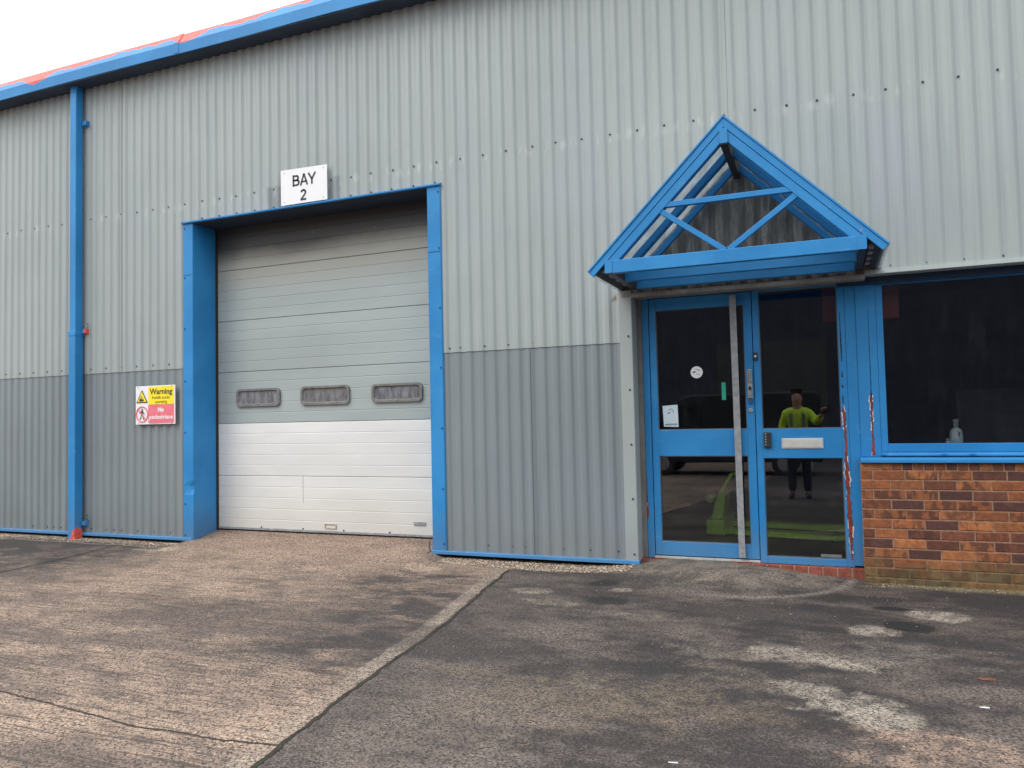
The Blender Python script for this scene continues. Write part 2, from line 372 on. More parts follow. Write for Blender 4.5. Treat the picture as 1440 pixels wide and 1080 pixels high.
def build_ground():
    xs = np.concatenate([[-400, -150, -60, -30, -20, -15, -12.5], np.arange(-11.4, 3.0, .022), [3.5, 4.5, 6, 9, 14, 20, 35, 80, 180, 400]])
    ys = np.concatenate([[-400, -150, -60, -30, -20, -15, -12, -10, -9, -8, -7, -6, -5.4], np.arange(-5.0, .46, .022), [1, 3, 10, 50, 150, 400]])
    X, Y = np.meshgrid(xs, ys); Z = gz(X, Y)
    nx, ny = len(xs), len(ys)
    co = np.stack([X, Y, Z], -1).reshape(-1, 3)
    i = (np.arange(ny - 1)[:, None] * nx + np.arange(nx - 1)[None, :]).ravel()
    F = np.stack([i, i + 1, i + nx + 1, i + nx], -1)
    me = bpy.data.meshes.new('ground'); me.from_pydata(co.tolist(), [], F.tolist()); me.update()
    # albedo with its stains
    L = sst(joint_x(Y) - X, -.01, .01)                       # left slab
    dX = X + .10 * (fbm(X, Y, 4, 5, 60) - .5); dY = Y + .16 * (fbm(X, Y, 4, 5, 70) - .5)
    a = fbm(dX, dY, .7, 1.5, 20); b = fbm(dX, dY, 2.6, 6.0, 30); c = fbm(dX, dY, 7, 9, 40, 3); st = fbm(dX, dY, .6, 5.0, 50)
    t = .40 * a + .26 * b + .12 * c + .22 * st
    pale = np.array([.325, .235, .180]); mid = np.array([.150, .112, .094]); dark = np.array([.034, .0290, .0295])
    t = t + .16 * (fbm(X, Y, 8, 20, 830, 4) - .5)
    k = sst(t, .38, .60)[..., None]
    left = mid * (1 - k) + pale * k
    # oily darker lane towards the joint and along the wall at the left end
    dk = sst(X + .55 * (a - .5) * 3, -4.3, -3.0) * sst(-Y, .15, .9) * (1 - sst(-Y, 2.6, 3.8)) * .74
    dk = np.maximum(dk, sst(-X + 2.5 * (a - .5), 6.0, 7.4) * sst(Y, -2.6, -1.0) * .88)
    dk = np.maximum(dk, sst(np.abs(Y + 2.3 + (a - .5)), .8, .1) * sst(np.abs(X + 4.0), 1.6, .2) * .35)
    gr0 = fbm(X, Y, 9, 22, 820, 4)
    dk = np.clip(dk * (.25 + .9 * sst(b, .35, .65) + .5 * sst(gr0, .35, .6)), 0, .93)
    left = left * (1 - dk[..., None]) + dark * 1.25 * dk[..., None]
    near_door = (sst(Y, -1.2, -.1) * sst(X, -6.9, -6.3) * sst(-X, 3.4, 3.8))[..., None]
    left = left * (1 - .6 * near_door) + np.array([.335, .235, .175]) * .6 * near_door
    band = sst(joint_x(Y) - X, .015, .03) * sst(X - joint_x(Y), -.15, -.125) * L * (.5 + .5 * sst(fbm(X, Y, 2, 2, 90), .35, .5))
    left = left * (1 - .65 * band[..., None]) + np.array([.27, .22, .18]) * .65 * band[..., None]
    kr = sst(t, .42, .66)[..., None]
    right = dark * (1 - kr) + np.array([.120, .095, .083]) * kr
    kf = (sst(-Y, 2.0, 3.4) * .5)[..., None]
    right = right * (1 - kf) + np.array([.090, .073, .067]) * (.6 + .9 * kr) * kf
    wl = sst(-X, 1.0, 2.2)[..., None] * .25
    right = right * (1 - wl) + np.array([.12, .098, .086]) * wl
    out = left * L[..., None] + right * (1 - L[..., None])
    def blob(cx, cy, rx, ry, colr, amt, soft=.4, rough=.45):
        nonlocal out
        d = np.sqrt(((X - cx) / rx) ** 2 + ((Y - cy) / ry) ** 2) + rough * (fbm(X, Y, 5, 6, int(cx * 50) + 300) - .5) * 2 + rough * .6 * (fbm(X, Y, 22, 24, int(cy * 50) + 500, 3) - .5) * 2
        w = (sst(-d, -1 - soft / 2, -1 + soft / 2) * amt)[..., None]
        out = out * (1 - w) + np.array(colr) * w
    P = (.275, .235, .195)
    gran = sst(fbm(X, Y, 16, 18, 810, 4), .38, .56)
    def patch(cx, cy, rx, ry, colr, amt, soft=.35, rough=.9, ang=0.0):
        nonlocal out
        ca, sa = math.cos(ang), math.sin(ang); u = (X - cx) * ca + (Y - cy) * sa; v = -(X - cx) * sa + (Y - cy) * ca
        d = np.sqrt((u / rx) ** 2 + (v / ry) ** 2) + rough * (fbm(X, Y, 3.5, 6, int(cx * 50) + 300) - .5) * 2 + rough * .8 * (fbm(X, Y, 11, 15, int(cy * 50) + 500, 4) - .5) * 2
        w = (sst(-d, -1 - soft / 2, -1 + soft / 2) * amt * (.35 + .65 * gran))[..., None]
        out = out * (1 - w) + np.array(colr) * w
    patch(.63, -.90, .19, .13, P, .95, .12, .35); patch(.50, -.86, .10, .07, P, .8, .2, .4); patch(.20, -1.38, .13, .10, P, .9, .3, .6)
    patch(-.22, -2.00, .26, .12, P, .75, .7, 1.0, -.2); patch(.04, -2.10, .16, .13, P, .8, .6, 1.0); patch(-.16, -2.52, .13, .10, P, .75, .5, 1.0); patch(.02, -2.70, .20, .13, P, .9, .5, 1.0, .3); patch(.20, -2.80, .13, .14, P, .8, .5, 1.0)
    patch(.42, -3.20, .42, .26, (.25, .175, .135), .8, .7, .8); patch(.30, -1.85, .22, .26, (.16, .135, .115), .7, .8, 1.0)
    patch(-.70, -2.05, .35, .12, (.17, .14, .115), .6, .8, 1.0); patch(-.50, -2.45, .30, .16, (.155, .125, .10), .5, .8, 1.1)
    patch(-1.9, -1.3, .18, .08, (.22, .18, .15), .7, .6, .9); patch(-1.55, -1.45, .5, .07, (.17, .14, .12), .6, .7, 1.0); patch(-2.2, -1.0, .12, .08, (.26, .21, .17), .8, .6, .8)
    patch(-1.4, -3.1, .55, .35, (.145, .115, .085), .6, .9, 1.1); patch(-.75, -2.9, .4, .25, (.15, .115, .085), .55, .9, 1.1); patch(-1.75, -3.6, .4, .3, (.15, .12, .10), .6, .9, 1.1)
    blob(-.55, -1.15, .5, .18, (.10, .082, .072), .4, .9)
    blob(-3.45, -.50, .19, .11, (.38, .28, .21), .9, .12, .12); blob(-6.57, -.47, .2, .09, (.34, .28, .2), .85, .12, .12)
    blob(-6.9, -.42, .18, .05, (.30, .25, .18), .7, .12, .12)
    bump = np.sqrt(((X + .85) / 1.05) ** 2 + ((Y + -.12) / 1.0) ** 2)
    w = (sst(-bump, -1.0, -.55) * (.35 + .5 * sst(c, .4, .6)))[..., None]; out = out * (1 - w) + np.array([.205, .17, .14]) * w
    ring = (np.exp(-((bump - .93) / .035) ** 2) * .6 * sst(X, -1.2, -.6))[..., None]; out = out * (1 - ring) + np.array([.25, .21, .18]) * ring
    blob(-1.42, -.50, .16, .10, (.055, .05, .048), .8, .5); blob(-1.71, -.62, .12, .09, (.02, .02, .02), .9, .5); blob(-1.55, -1.12, .17, .12, (.02, .02, .02), .9, .5)
    blob(.41, -1.22, .15, .12, (.014, .012, .010), 1.0, .15, .18); blob(.35, -.77, .13, .065, (.015, .013, .011), .97, .2, .2)
    blob(-1.55, -.80, .08, .06, P, .6, .5)
    # moss and grit along the brick wall foot, sandy dirt along the sheeting
    w = (sst(X, .15, .3) * sst(Y, -.20, -.03) * .85)[..., None]; out = out * (1 - w) + np.array([.15, .13, .07]) * (.6 + .8 * sst(b, .3, .7)[..., None]) * w
    w = (sst(Y + .12 * (b - .5) + .09 * (X > -4), -.22, -.12) * (sst(-X, 6.55, 6.7) + sst(-X, 1.6, 1.7) * sst(X, -3.6, -3.45)) * .9)[..., None]
    out = out * (1 - w) + np.array([.19, .155, .12]) * w
    w = (sst(-d_edge(X, Y), -.035, -.01) * .6 * sst(X, -9.9, -9.5))[..., None]; out = out * (1 - w) + np.array([.27, .24, .19]) * w
    alpha = L * (1 - .8 * band) * (.55 + .45 * sst(-Y, .6, 1.5))
    rgba = np.concatenate([np.clip(out, .015, 1), alpha[..., None]], -1).reshape(-1, 4).astype(np.float32)
    at = me.color_attributes.new('Col', 'FLOAT_COLOR', 'POINT'); at.data.foreach_set('color', rgba.ravel())
    o = link('ground', me, M['ground'], smooth=True); tag(o, kind='structure'); return o
def d_edge(X, Y): return np.abs(Y + .26 + .015 * np.sin(X * 7)) + 10 * (X > -6.75)
build_ground()

def strip(name, pts, w, mat, lift=.003, jag=.35, sub=.03):
    P = []
    for a, b in zip(pts[:-1], pts[1:]):
        n = max(1, int(math.dist(a, b) / sub)); P += [(a[0] + (b[0] - a[0]) * i / n, a[1] + (b[1] - a[1]) * i / n) for i in range(n)]
    P.append(pts[-1]); V = []; F = []
    wob = 0
    for i, p in enumerate(P):
        q = P[min(i + 1, len(P) - 1)]; r = P[max(i - 1, 0)]; d = Vector((q[0] - r[0], q[1] - r[1])).normalized(); n = Vector((-d.y, d.x))
        wob = wob * .75 + random.uniform(-1, 1) * w * .22
        for s in (-1, 1):
            ww = w / 2 * (1 + random.uniform(-jag, jag)); x = p[0] + n.x * (s * ww + wob); y = p[1] + n.y * (s * ww + wob)
            V.append((x, y, float(gz(x, y)) + lift))
    for i in range(len(P) - 1): F.append((2 * i, 2 * i + 1, 2 * i + 3, 2 * i + 2))
    m = MB(); m.add(V, F); o = m.build(name, mat); tag(o, kind='structure')
    for p in o.data.polygons:
        if p.normal.z < 0: p.flip()
    return o
strip('pavement_joint', [(joint_x(y), y) for y in np.arange(-5.0, -.35, .15)], .025, M['joint'])
strip('pavement_joint', [(-7.33, -4.6), (-7.33, -1.69), (-7.34, -1.26), (-7.45, -.30)], .022, M['joint'])
strip('pavement_crack', [(-6.2, -3.45), (-5.2, -3.66), (-4.5, -3.78), (-4.16, -3.83), (-3.78, -3.86), (-3.4, -3.90), (-3.07, -3.94), (-2.86, -3.92), (-2.56, -3.93), (-2.25, -3.88)], .011, M['crack'], jag=.8, sub=.018)
strip('pavement_crack', [(-3.78, .28), (-3.72, .15), (-3.62, .0), (-3.60, -.12)], .012, M['crack'], jag=.6, sub=.02)

# loose gravel under the sheeting
def gravel():
    V = []; F = []; colr = []
    base = [(1, 0, 0), (-1, 0, 0), (0, 1, 0), (0, -1, 0), (0, 0, 1), (0, 0, -1)]
    fc = [(0, 2, 4), (2, 1, 4), (1, 3, 4), (3, 0, 4), (2, 0, 5), (1, 2, 5), (3, 1, 5), (0, 3, 5)]
    def put(x, y, r):
        b = len(V); z = float(gz(x, y)) + r * .3; a = random.uniform(0, 6.28); ca, sa = math.cos(a), math.sin(a)
        sx, sy, sz = [r * random.uniform(.6, 1.25) for _ in range(3)]
        for p in base:
            u, v, w = p[0] * sx, p[1] * sy, p[2] * sz * .7; V.append((x + u * ca - v * sa, y + u * sa + v * ca, z + w))
        F.extend(tuple(i + b for i in f) for f in fc)
        k = random.random(); c = random.choice([(.40, .33, .25), (.30, .22, .16), (.20, .16, .13), (.46, .42, .35), (.12, .10, .09), (.33, .20, .14)]); c = [v * (.7 + .6 * k) for v in c]
        colr.extend([(*c, 1)] * 6)
    for k in range(9500):
        left = random.random() < .6
        x = random.uniform(-12, -6.62) if left else random.uniform(-3.45, -1.60)
        y = -abs(random.gauss(.05, .11)) if left else -random.random() ** .8 * (.34 - .10 * abs(x + 2.4) / .9)
        if y < (-.26 if left else -.34) - .05 * math.sin(x * 5): continue
        put(x, y, random.uniform(.004, .011))
    for k in range(900):                                    # grit scattered further out
        x = random.uniform(-11, 1.8); y = -random.random() ** 1.6 * 3.2 - .1; put(x, y, random.uniform(.002, .005))
    for k in range(260): put(random.uniform(.2, 2.5), random.uniform(-.14, -.01), random.uniform(.003, .008))
    m = MB(); m.add(V, F); me = bpy.data.meshes.new('gravel'); me.from_pydata(V, [], F); me.update()
    at = me.color_attributes.new('Col', 'FLOAT_COLOR', 'POINT'); at.data.foreach_set('color', np.array(colr, np.float32).ravel())
    o = link('gravel', me, M['stones']); tag(o, 'loose brown gravel and grit strewn along the foot of the metal wall', 'gravel', kind='stuff')
gravel()

# ------------------------------------------------------------------ warehouse
W = empty('warehouse', (0, 0, 0))
tag(W, 'grey corrugated industrial unit with blue trim, roller door and gabled porch', 'building')

PER = .2495 / 2
X0 = -9.718
def corr(mb, xa, xb, za, zb, off=0.0, nz=1):
    """ribbed sheet: troughs (y=0) centred on the screw columns, crests standing 28 mm forward"""
    pr = [(-.5, -.017), (-.38, -.017), (-.34, -.016), (-.14, -.001), (-.10, 0.0), (.10, 0.0), (.14, -.001), (.34, -.016), (.38, -.017)]
    k0 = int(math.floor((xa - X0) / PER)) - 1; k1 = int(math.ceil((xb - X0) / PER)) + 1
    pts = []
    for k in range(k0, k1 + 1):
        for u, y in pr: pts.append((X0 + (k + u) * PER, y))
    cl = [p for p in pts if xa < p[0] < xb]
    def yat(x):
        for a, b in zip(pts[:-1], pts[1:]):
            if a[0] <= x <= b[0]: return a[1] + (b[1] - a[1]) * (x - a[0]) / (b[0] - a[0])
        return 0
    cl = [(xa, yat(xa))] + cl + [(xb, yat(xb))]
    V = []; F = []; n = len(cl)
    for j in range(nz + 1):
        z = za + (zb - za) * j / nz
        for x, y in cl: V.append((x, y + off + .0012 * math.sin(x * 5.1 + z * 2.3) + .001 * math.sin(x * 1.7 - z * 3.1), z))
    for j in range(nz):
        for i in range(n - 1): F.append((j * n + i, j * n + i + 1, (j + 1) * n + i + 1, (j + 1) * n + i))
    mb.add(V, F)
def sheet(name, spans, mat, off):
    mb = MB()
    for s in spans: corr(mb, *s, off=off, nz=6)
    me = bpy.data.meshes.new(name); me.from_pydata(mb.v, [], mb.f); me.update()
    return link(name, me, mat, W)
upper = sheet('upper_cladding', [(-16, -9.9, 1.945, 5.60), (-9.903, -6.66, 1.942, 5.60), (-6.66, -3.52, 3.595, 5.60), (-3.52, -1.632, 1.945, 5.60), (-1.632, 9, 2.372, 5.60)], M['clad'], -.003)
lower = sheet('lower_cladding', [(-16, -6.64, .03, 1.98), (-3.53, -2.541, .03, 1.98), (-2.541, -1.64, .03, 1.98)], M['clad_low'], .004)
# standing side laps of the sheets
for mbx in ([-2.541, .03, 1.94, .0035, 'clad_low'], [-.79, 3.9, 5.46, -.004, 'clad'], [-.70, 3.5, 5.46, -.004, 'clad'], [1.85, 2.40, 5.46, -.004, 'clad'], [-4.9, 3.9, 5.46, -.004, 'clad'], [-7.7, 1.95, 5.46, -.004, 'clad']):
    x, za, zb, o_, mt = mbx
    lp = MB(); lp.box(x - .003, x + .003, -.023, -.014, za, zb); lp.build('side_lap', M[mt], upper if mt == 'clad' else lower)

# screws
def screw_mesh(mat):
    m = MB(); m.cyl((0, 0, 0), .0095, -.003, 1, 10); m.cyl((0, -.003, 0), .006, -.005, 1, 6)
    o = m.build('screw', mat); return o
scr = screw_mesh(M['screw']); scb = screw_mesh(M['screw_blue'])
used = {id(scr): False, id(scb): False}
def screw(src, x, y, z, parent):
    if not used[id(src)]: o = src; used[id(src)] = True
    else: o = src.copy(); C.objects.link(o)
    o.location = (x, y, z); o.parent = parent
y0 = -.002
cnt = 0
for k in range(0, 45):
    x = X0 + .2495 * k
    if -1.0 < x < -.0 and False: continue
    if abs(x + 8.37) < .08: continue
    screw(scr, x + random.uniform(-.012, .012), y0 - .002, 3.828 + random.uniform(-.006, .006), upper); cnt += 1
for x in (-9.740, -9.478, -9.227, -8.976, -8.719, -8.22, -7.969, -7.718, -7.473, -7.214, -6.97, -3.373, -3.258, -3.002, -2.759, -2.514, -2.271, -2.029, -1.781):
    screw(scr, x, y0 - .002, 2.0 - .012 * (x > -4), upper)
for x in (-6.474, -6.224, -5.976, -5.727, -5.47, -4.483, -4.236, -3.995, -3.745, -3.504): screw(scr, x, y0 - .002, 3.632, upper)
for x in (.25, .483, .732, .984, 1.239): screw(scr, x, y0 - .002, 2.426, upper)
for x in (-9.757, -9.232, -8.972, -8.859, -8.733, -8.214, -7.96, -7.843, -7.717, -7.464, -7.204, -6.953, -3.268, -3.008, -2.761, -2.636, -2.517, -2.265, -2.011, -1.756):
    screw(scr, x, .003, .085 + .025 * (x > -4), lower)

# gutter / eaves trim
def profile_run(name, prof, segs, mat, parent=W):
    V = []; F = []; n = len(prof)
    for x, dy, dz in segs:
        for y, z in prof: V.append((x, y + dy, z + dz))
    for i in range(len(segs) - 1):
        for j in range(n - 1): F.append((i * n + j, i * n + j + 1, (i + 1) * n + j + 1, (i + 1) * n + j))
    me = bpy.data.meshes.new(name); me.from_pydata(V, [], F); me.update(); return link(name, me, mat, parent)
sof = MB(); sof.box(-16, 9, -.222, .03, 5.455, 5.4595); 
prof = [(-.222, 5.460), (-.228, 5.464), (-.229, 5.585), (-.222, 5.597), (-.150, 5.722), (-.140, 5.727), (-.05, 5.727), (-.05, 5.70)]
segs = [(-16 + i * .5, .004 * math.sin(i * 1.3), .006 * math.sin(i * .9)) for i in range(51)]
gut = profile_run('gutter', prof, segs, M['blue_gutter'])
sof.build('eaves_soffit', plain('dark_navy_soffit', (.030, .048, .085), .7, var=.3, scale=3), W)
for x in (-9.93, -6.62, -3.3, 0.0):                       # gutter unions
    m = MB(); m.prism([(-.2295, 5.468), (-.234, 5.468), (-.234, 5.588), (-.154, 5.727), (-.150, 5.724), (-.2295, 5.586)], x - .035, x + .035, 0)
    m.build('gutter_union', M['blue_gutter'], gut, .001)
m = MB(); m.add([(-16, -.05, 5.70), (9, -.05, 5.70), (9, 14, 6.6), (-16, 14, 6.6)], [(0, 1, 2, 3)]); m.build('roof', M['clad_low'], W)
m = MB(); m.box(-16, -15.9, 0.05, 14, -.1, 5.6); m.box(8.9, 9, .05, 14, -.1, 5.6); m.box(-15.9, 8.9, 13.9, 14, -.1, 6.4); m.build('rear_wall', M['clad_low'], W)

# downpipe
dp = MB(); dp.prism([(-8.425, -.135), (-8.322, -.135), (-8.322, -.042), (-8.425, -.042)], 2.43, 5.462, 2)
dp.prism([(-8.431, -.141), (-8.316, -.141), (-8.316, -.036), (-8.431, -.036)], -.035, 2.428, 2)
dpo = dp.build('downpipe', M['blue_pipe'], W, .006)
m = MB(); m.prism([(-8.436, -.146), (-8.311, -.146), (-8.311, -.032), (-8.436, -.032)], 2.40, 2.455, 2); m.build('pipe_collar', M['blue_pipe'], dpo, .004)
m = MB(); m.box(-8.40, -8.35, -.14, -.128, 5.38, 5.46); m.build('outlet', M['blue_pipe'], dpo, .004)
for z in (5.011, 2.461, .159):
    m = MB(); m.box(-8.312, -8.245, -.065, -.040, z - .028, z + .022); m.box(-8.262, -8.248, -.042, -.003, z - .038, z + .032)
    m.build('pipe_bracket', M['blue_bracket' if z == 2.461 else 'blue'], dpo, .003)
    if z < 4:
        for dz in (.05, .085): screw(scr, -8.24, -.031, z + dz, dpo)

# base flashing
for a, b in ((-16, -6.60), (-3.585, -1.560)):
    m = MB(); m.prism([(.02, .042), (-.034, .046), (-.044, .040), (-.046, .012), (-.030, .010), (.02, .012)], a, b, 0)
    m.build('base_flashing', M['blue_base'], W, .0015)

# ------------------------------------------------------------------ loading doorway
fr = MB(); fr.add([(-6.728, -.031, .014), (-6.728, -.036, 3.59), (-6.585, -.036, 3.59), (-6.585, -.036, .62), (-6.585, -.036, .014), (-6.660, -.036, .014)], [])
V = []; F = []; zs = [.014, .3, .52, .58, .62, .68, .85, 1.2, 2.0, 3.0, 3.585]
def dent(z, w): return .022 * math.exp(-((z - .60) / .05) ** 2) * w
prof_l = [(-6.728, -.026, 0), (-6.724, -.036, 0), (-6.655, -.037, .5), (-6.590, -.036, 1.0), (-6.583, -.031, 1.0), (-6.580, .05, .5), (-6.578, .16, .1), (-6.577, .335, 0)]
for z in zs:
    for x, y, w in prof_l: V.append((x - dent(z, w) * .3, y + dent(z, w), z if y < .0 else z))
n = len(prof_l)
for j in range(len(zs) - 1):
    for i in range(n - 1): F.append((j * n + i, j * n + i + 1, (j + 1) * n + i + 1, (j + 1) * n + i))
me = bpy.data.meshes.new('door_jamb'); me.from_pydata(V, [], F); me.update(); jl = link('door_jamb', me, M['blue'], W)
m = MB(); m.prism([(-3.577, .335), (-3.580, -.03), (-3.575, -.036), (-3.440, -.036), (-3.432, -.028), (-3.432, .0), (-3.44, .0), (-3.44, -.030), (-3.572, -.030), (-3.572, .335)], .012, 3.585, 2)
jr = m.build('door_jamb', M['blue'], W)
# seams where the upper length of jamb flashing laps the lower
m = MB(); m.box(-6.722, -6.590, -.0395, -.0368, 2.995, 2.999); m.build('flashing_seam', M['screw_blue'], jl)
m = MB(); m.box(-3.573, -3.442, -.0395, -.0368, 2.938, 2.942); m.build('flashing_seam', M['screw_blue'], jr)
for z in (3.53, 2.996 - .03, 2.387, 1.796, 1.218, .619 - .2, .072): screw(scb, -6.70, -.0365, z, jl)
for z in (3.528, 2.953 + .02, 2.386, 1.803, 1.217, .635, .11): screw(scb, -3.455, -.0365, z, jr)
m = MB(); m.prism([(.34, 3.585), (-.050, 3.583), (-.058, 3.590), (-.058, 3.603), (-.048, 3.606), (-.002, 3.622), (.0, 3.618), (-.04, 3.597), (.34, 3.592)], -6.735, -3.425, 0)
lin = m.build('door_lintel', M['blue'], W)
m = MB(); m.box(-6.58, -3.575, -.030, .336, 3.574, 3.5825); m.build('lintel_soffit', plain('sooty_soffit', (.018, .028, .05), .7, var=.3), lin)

LD = MB(); LD.box(-6.64, -3.52, .40, .43, .06, 3.75); LD = LD.build('loading_door', M['door_grey'], W)
bounds = [.100, .710, 1.305, 1.897, 2.490, 3.083, 3.700]
for i in range(6):
    a, b = bounds[i], bounds[i + 1]; nr = 5; h = (b - a) / nr
    pts = [(.395, a + .0015)]
    pts += [(.337, a + .0015), (.331, a + .007)]
    for k in range(1, nr):
        z = a + k * h; pts += [(.331, z - .0055), (.3336, z - .0015), (.3336, z + .0015), (.3305, z + .005)]
    pts += [(.331, b - .007), (.337, b - .0015), (.395, b - .0015)]
    m = MB(); m.prism(pts, -6.62, -3.53, 0)
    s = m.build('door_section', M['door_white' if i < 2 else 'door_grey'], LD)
m = MB(); m.box(-6.60, -3.55, .338, .39, .073, .0995); m.build('bottom_seal', M['rubber'], LD)
m = MB(); m.box(-6.62, -3.54, .322, .3305, .103, .128); m.build('bottom_rail', M['galv'], LD, .002)
def rrect(x0, x1, z0, z1, r, n=6):
    P = []
    for cx, cz, a0 in ((x1 - r, z1 - r, 0), (x0 + r, z1 - r, 90), (x0 + r, z0 + r, 180), (x1 - r, z0 + r, 270)):
        for i in range(n + 1):
            a = math.radians(a0 + 90 * i / n); P.append((cx + r * math.cos(a), cz + r * math.sin(a)))
    return P
def ring(m, o, i, y0, y1, yi):
    n = len(o); V = [(x, y1, z) for x, z in o] + [(x, y0, z) for x, z in o] + [(x * .35 + u * .65, y0, z * .35 + w * .65) for (x, z), (u, w) in zip(o, i)] + [(x, yi, z) for x, z in i]
    F = [(k * n + j, k * n + (j + 1) % n, (k + 1) * n + (j + 1) % n, (k + 1) * n + j) for k in range(3) for j in range(n)]
    m.add(V, F)
for x0, x1, z0, z1 in ((-6.282, -5.668, 1.494, 1.697), (-5.385, -4.748, 1.490, 1.697), (-4.468, -3.860, 1.494, 1.690)):
    m = MB(); ring(m, rrect(x0, x1, z0, z1, .05), rrect(x0 + .036, x1 - .036, z0 + .034, z1 - .034, .03), .308, .331, .326)
    m.build('window_frame', M['door_pane_frame'], LD, smooth=False)
    m = MB(); m.prism(rrect(x0 + .034, x1 - .034, z0 + .032, z1 - .032, .03), .3255, .3300, 1); m.build('window_pane', M['door_pane'], LD)
m = MB(); m.box(-3.990, -3.851, .322, .3302, .220, .256); m.build('maker_plate', M['galv'], LD, .001)
m = MB(); ring(m, rrect(-5.092, -4.942, .150, .200, .008), rrect(-5.080, -4.954, .158, .192, .006), .322, .331, .329); m.build('lift_handle', plain('worn_cream_plastic', (.42, .36, .25), .5), LD)
m = MB(); m.box(-5.378, -5.374, .3300, .3312, .42, .715); m.build('panel_scratch', M['door_pane_frame'], LD)
for x in (-5.95, -5.38, -4.85, -4.28): screw(scr, x, .330, .136, LD)
m = MB(); m.box(-6.577, -6.562, .305, .334, .07, 3.58); m.build('edge_seal', M['rubber'], LD)

# ------------------------------------------------------------------ entrance
# trims
m = MB(); m.prism([(-1.680, -.036), (-1.572, -.036), (-1.567, -.030), (-1.567, .13), (-1.572, .13), (-1.573, -.0), (-1.68, .0)], .038, 2.40, 2)
tr = m.build('corner_trim', M['trim'], W, .002)
for z in (1.995, 1.524, 1.046, .575, .097): screw(scr, -1.603, -.0365, z, tr)
m = MB(); m.box(-1.5665, -1.521, .128, .20, .05, 2.45); m.build('reveal_strip', M['trim_dark'], W)
m = MB(); m.prism([(-.036, 2.372), (-.040, 2.345), (-.034, 2.334), (.13, 2.334), (.13, 2.338), (-.030, 2.340), (-.030, 2.372)], -1.66, .30, 0); m.build('head_trim', M['head_trim'], W)
m = MB(); m.prism([(.0, 2.402), (-.034, 2.400), (-.038, 2.366), (-.030, 2.362), (.13, 2.364), (.13, 2.368), (-.0, 2.370)], .30, 9, 0); m.build('head_trim', M['trim'], W)
FY = .14
m = MB(); m.box(-1.520, -1.462, FY, FY + .09, .045, 2.48); m.box(-1.462, .094, FY, FY + .09, 2.336, 2.48)
dfr = m.build('entrance_frame', M['blue'], W, .003)
m = MB(); m.box(-1.462, -.575, FY - .01, FY + .12, .046, .064); m.build('threshold_bar', M['threshold'], dfr, .002)
head_shade = plain('dark_navy_head_shade', (.008, .028, .065), .7)  # boards added under the heads, their dark colour standing in for recess shade
m = MB(); m.box(-1.566, .094, .105, FY - .011, 2.341, 2.42); m.build('head_shade_board', head_shade, W)
m = MB(); m.box(.0945, 6.1, .085, FY - .011, 2.308, 2.42); m.build('head_shade_board', head_shade, W)
# leaf
x0, x1 = -1.456, -.579
m = MB()
m.box(x0, -1.399, FY + .006, FY + .05, .072, 2.330); m.box(-.645, x1, FY + .006, FY + .05, .072, 2.330)
m.box(-1.399, -.645, FY + .0065, FY + .05, 2.225, 2.330); m.box(-1.399, -.645, FY + .0065, FY + .05, .936, 1.165); m.box(-1.399, -.645, FY + .0065, FY + .05, .072, .190)
leaf = m.build('entrance_door', M['blue'], W, .0025)
bead = plain('blue_grey_glazing_bead', (.10, .12, .14), .5)
def pane(xa, xb, za, zb, parent, y=FY + .028):
    m = MB(); m.box(xa, xb, y, y + .006, za, zb); m.build('glass_pane', M['glass'], parent)
    m = MB(); e = .007
    m.box(xa, xb, y - .012, y - .001, zb - e, zb); m.box(xa, xb, y - .012, y - .001, za, za + e); m.box(xa, xa + e, y - .012, y - .001, za + e, zb - e); m.box(xb - e, xb, y - .012, y - .001, za + e, zb - e)
    m.build('glazing_bead', bead, parent)
pane(-1.399, -.645, 1.165, 2.225, leaf); pane(-1.399, -.645, .190, .936, leaf)
# pull bar: flat galvanised bar the full height of the leaf, on two stand-offs
m = MB(); m.add([(-.754, FY - .035, 2.305), (-.699, FY - .035, 2.305), (-.691, FY - .035, .086), (-.744, FY - .035, .086), (-.754, FY - .028, 2.305), (-.699, FY - .028, 2.305), (-.691, FY - .028, .086), (-.744, FY - .028, .086)],
                [(0, 1, 2, 3), (7, 6, 5, 4), (0, 4, 5, 1), (1, 5, 6, 2), (2, 6, 7, 3), (3, 7, 4, 0)])
for z in (.13, 1.05, 2.27): m.box(-.728, -.712, FY - .028, FY + .006, z - .01, z + .01)
m.build('security_bar', M['galv'], leaf, .002)
for z in (.13, 1.05): m = MB(); m.cyl((-.719, FY - .035, z), .010, -.004, 1, 12); m.build('bolt', M['galv'], leaf)
# digital lock
m = MB(); m.box(-.630, -.590, FY - .018, FY + .006, 1.545, 1.668); m.build('lock_keypad', M['galv'], leaf, .003)
for k in range(6):
    for s in (-1, 1): m = MB(); m.cyl((-.610 + s * .009, FY - .018, 1.652 - k * .018), .0055, -.004, 1, 10); m.build('lock_button', M['ink'], leaf)
m = MB(); m.box(-.628, -.590, FY - .014, FY + .006, 1.423, 1.543); m.build('lock_case', M['chrome'], leaf, .003)
m = MB(); m.cyl((-.609, FY - .014, 1.508), .014, -.030, 1, 16, .012); m.box(-.616, -.602, FY - .05, FY - .044, 1.492, 1.524); m.build('lock_knob', M['black'], leaf, .001)
m = MB(); m.cyl((-.609, FY - .014, 1.462), .015, -.012, 1, 18); m.build('lock_cylinder', M['chrome'], leaf, .001)
m = MB(); m.box(-.626, -.592, FY - .004, FY + .006, 1.375, 1.421); m.build('lock_cover', M['screw_blue'], leaf, .002)
m = MB(); m.cyl((-.611, FY + .006, 1.320), .017, -.012, 1, 20); m.build('key_cylinder', M['chrome'], leaf, .002)
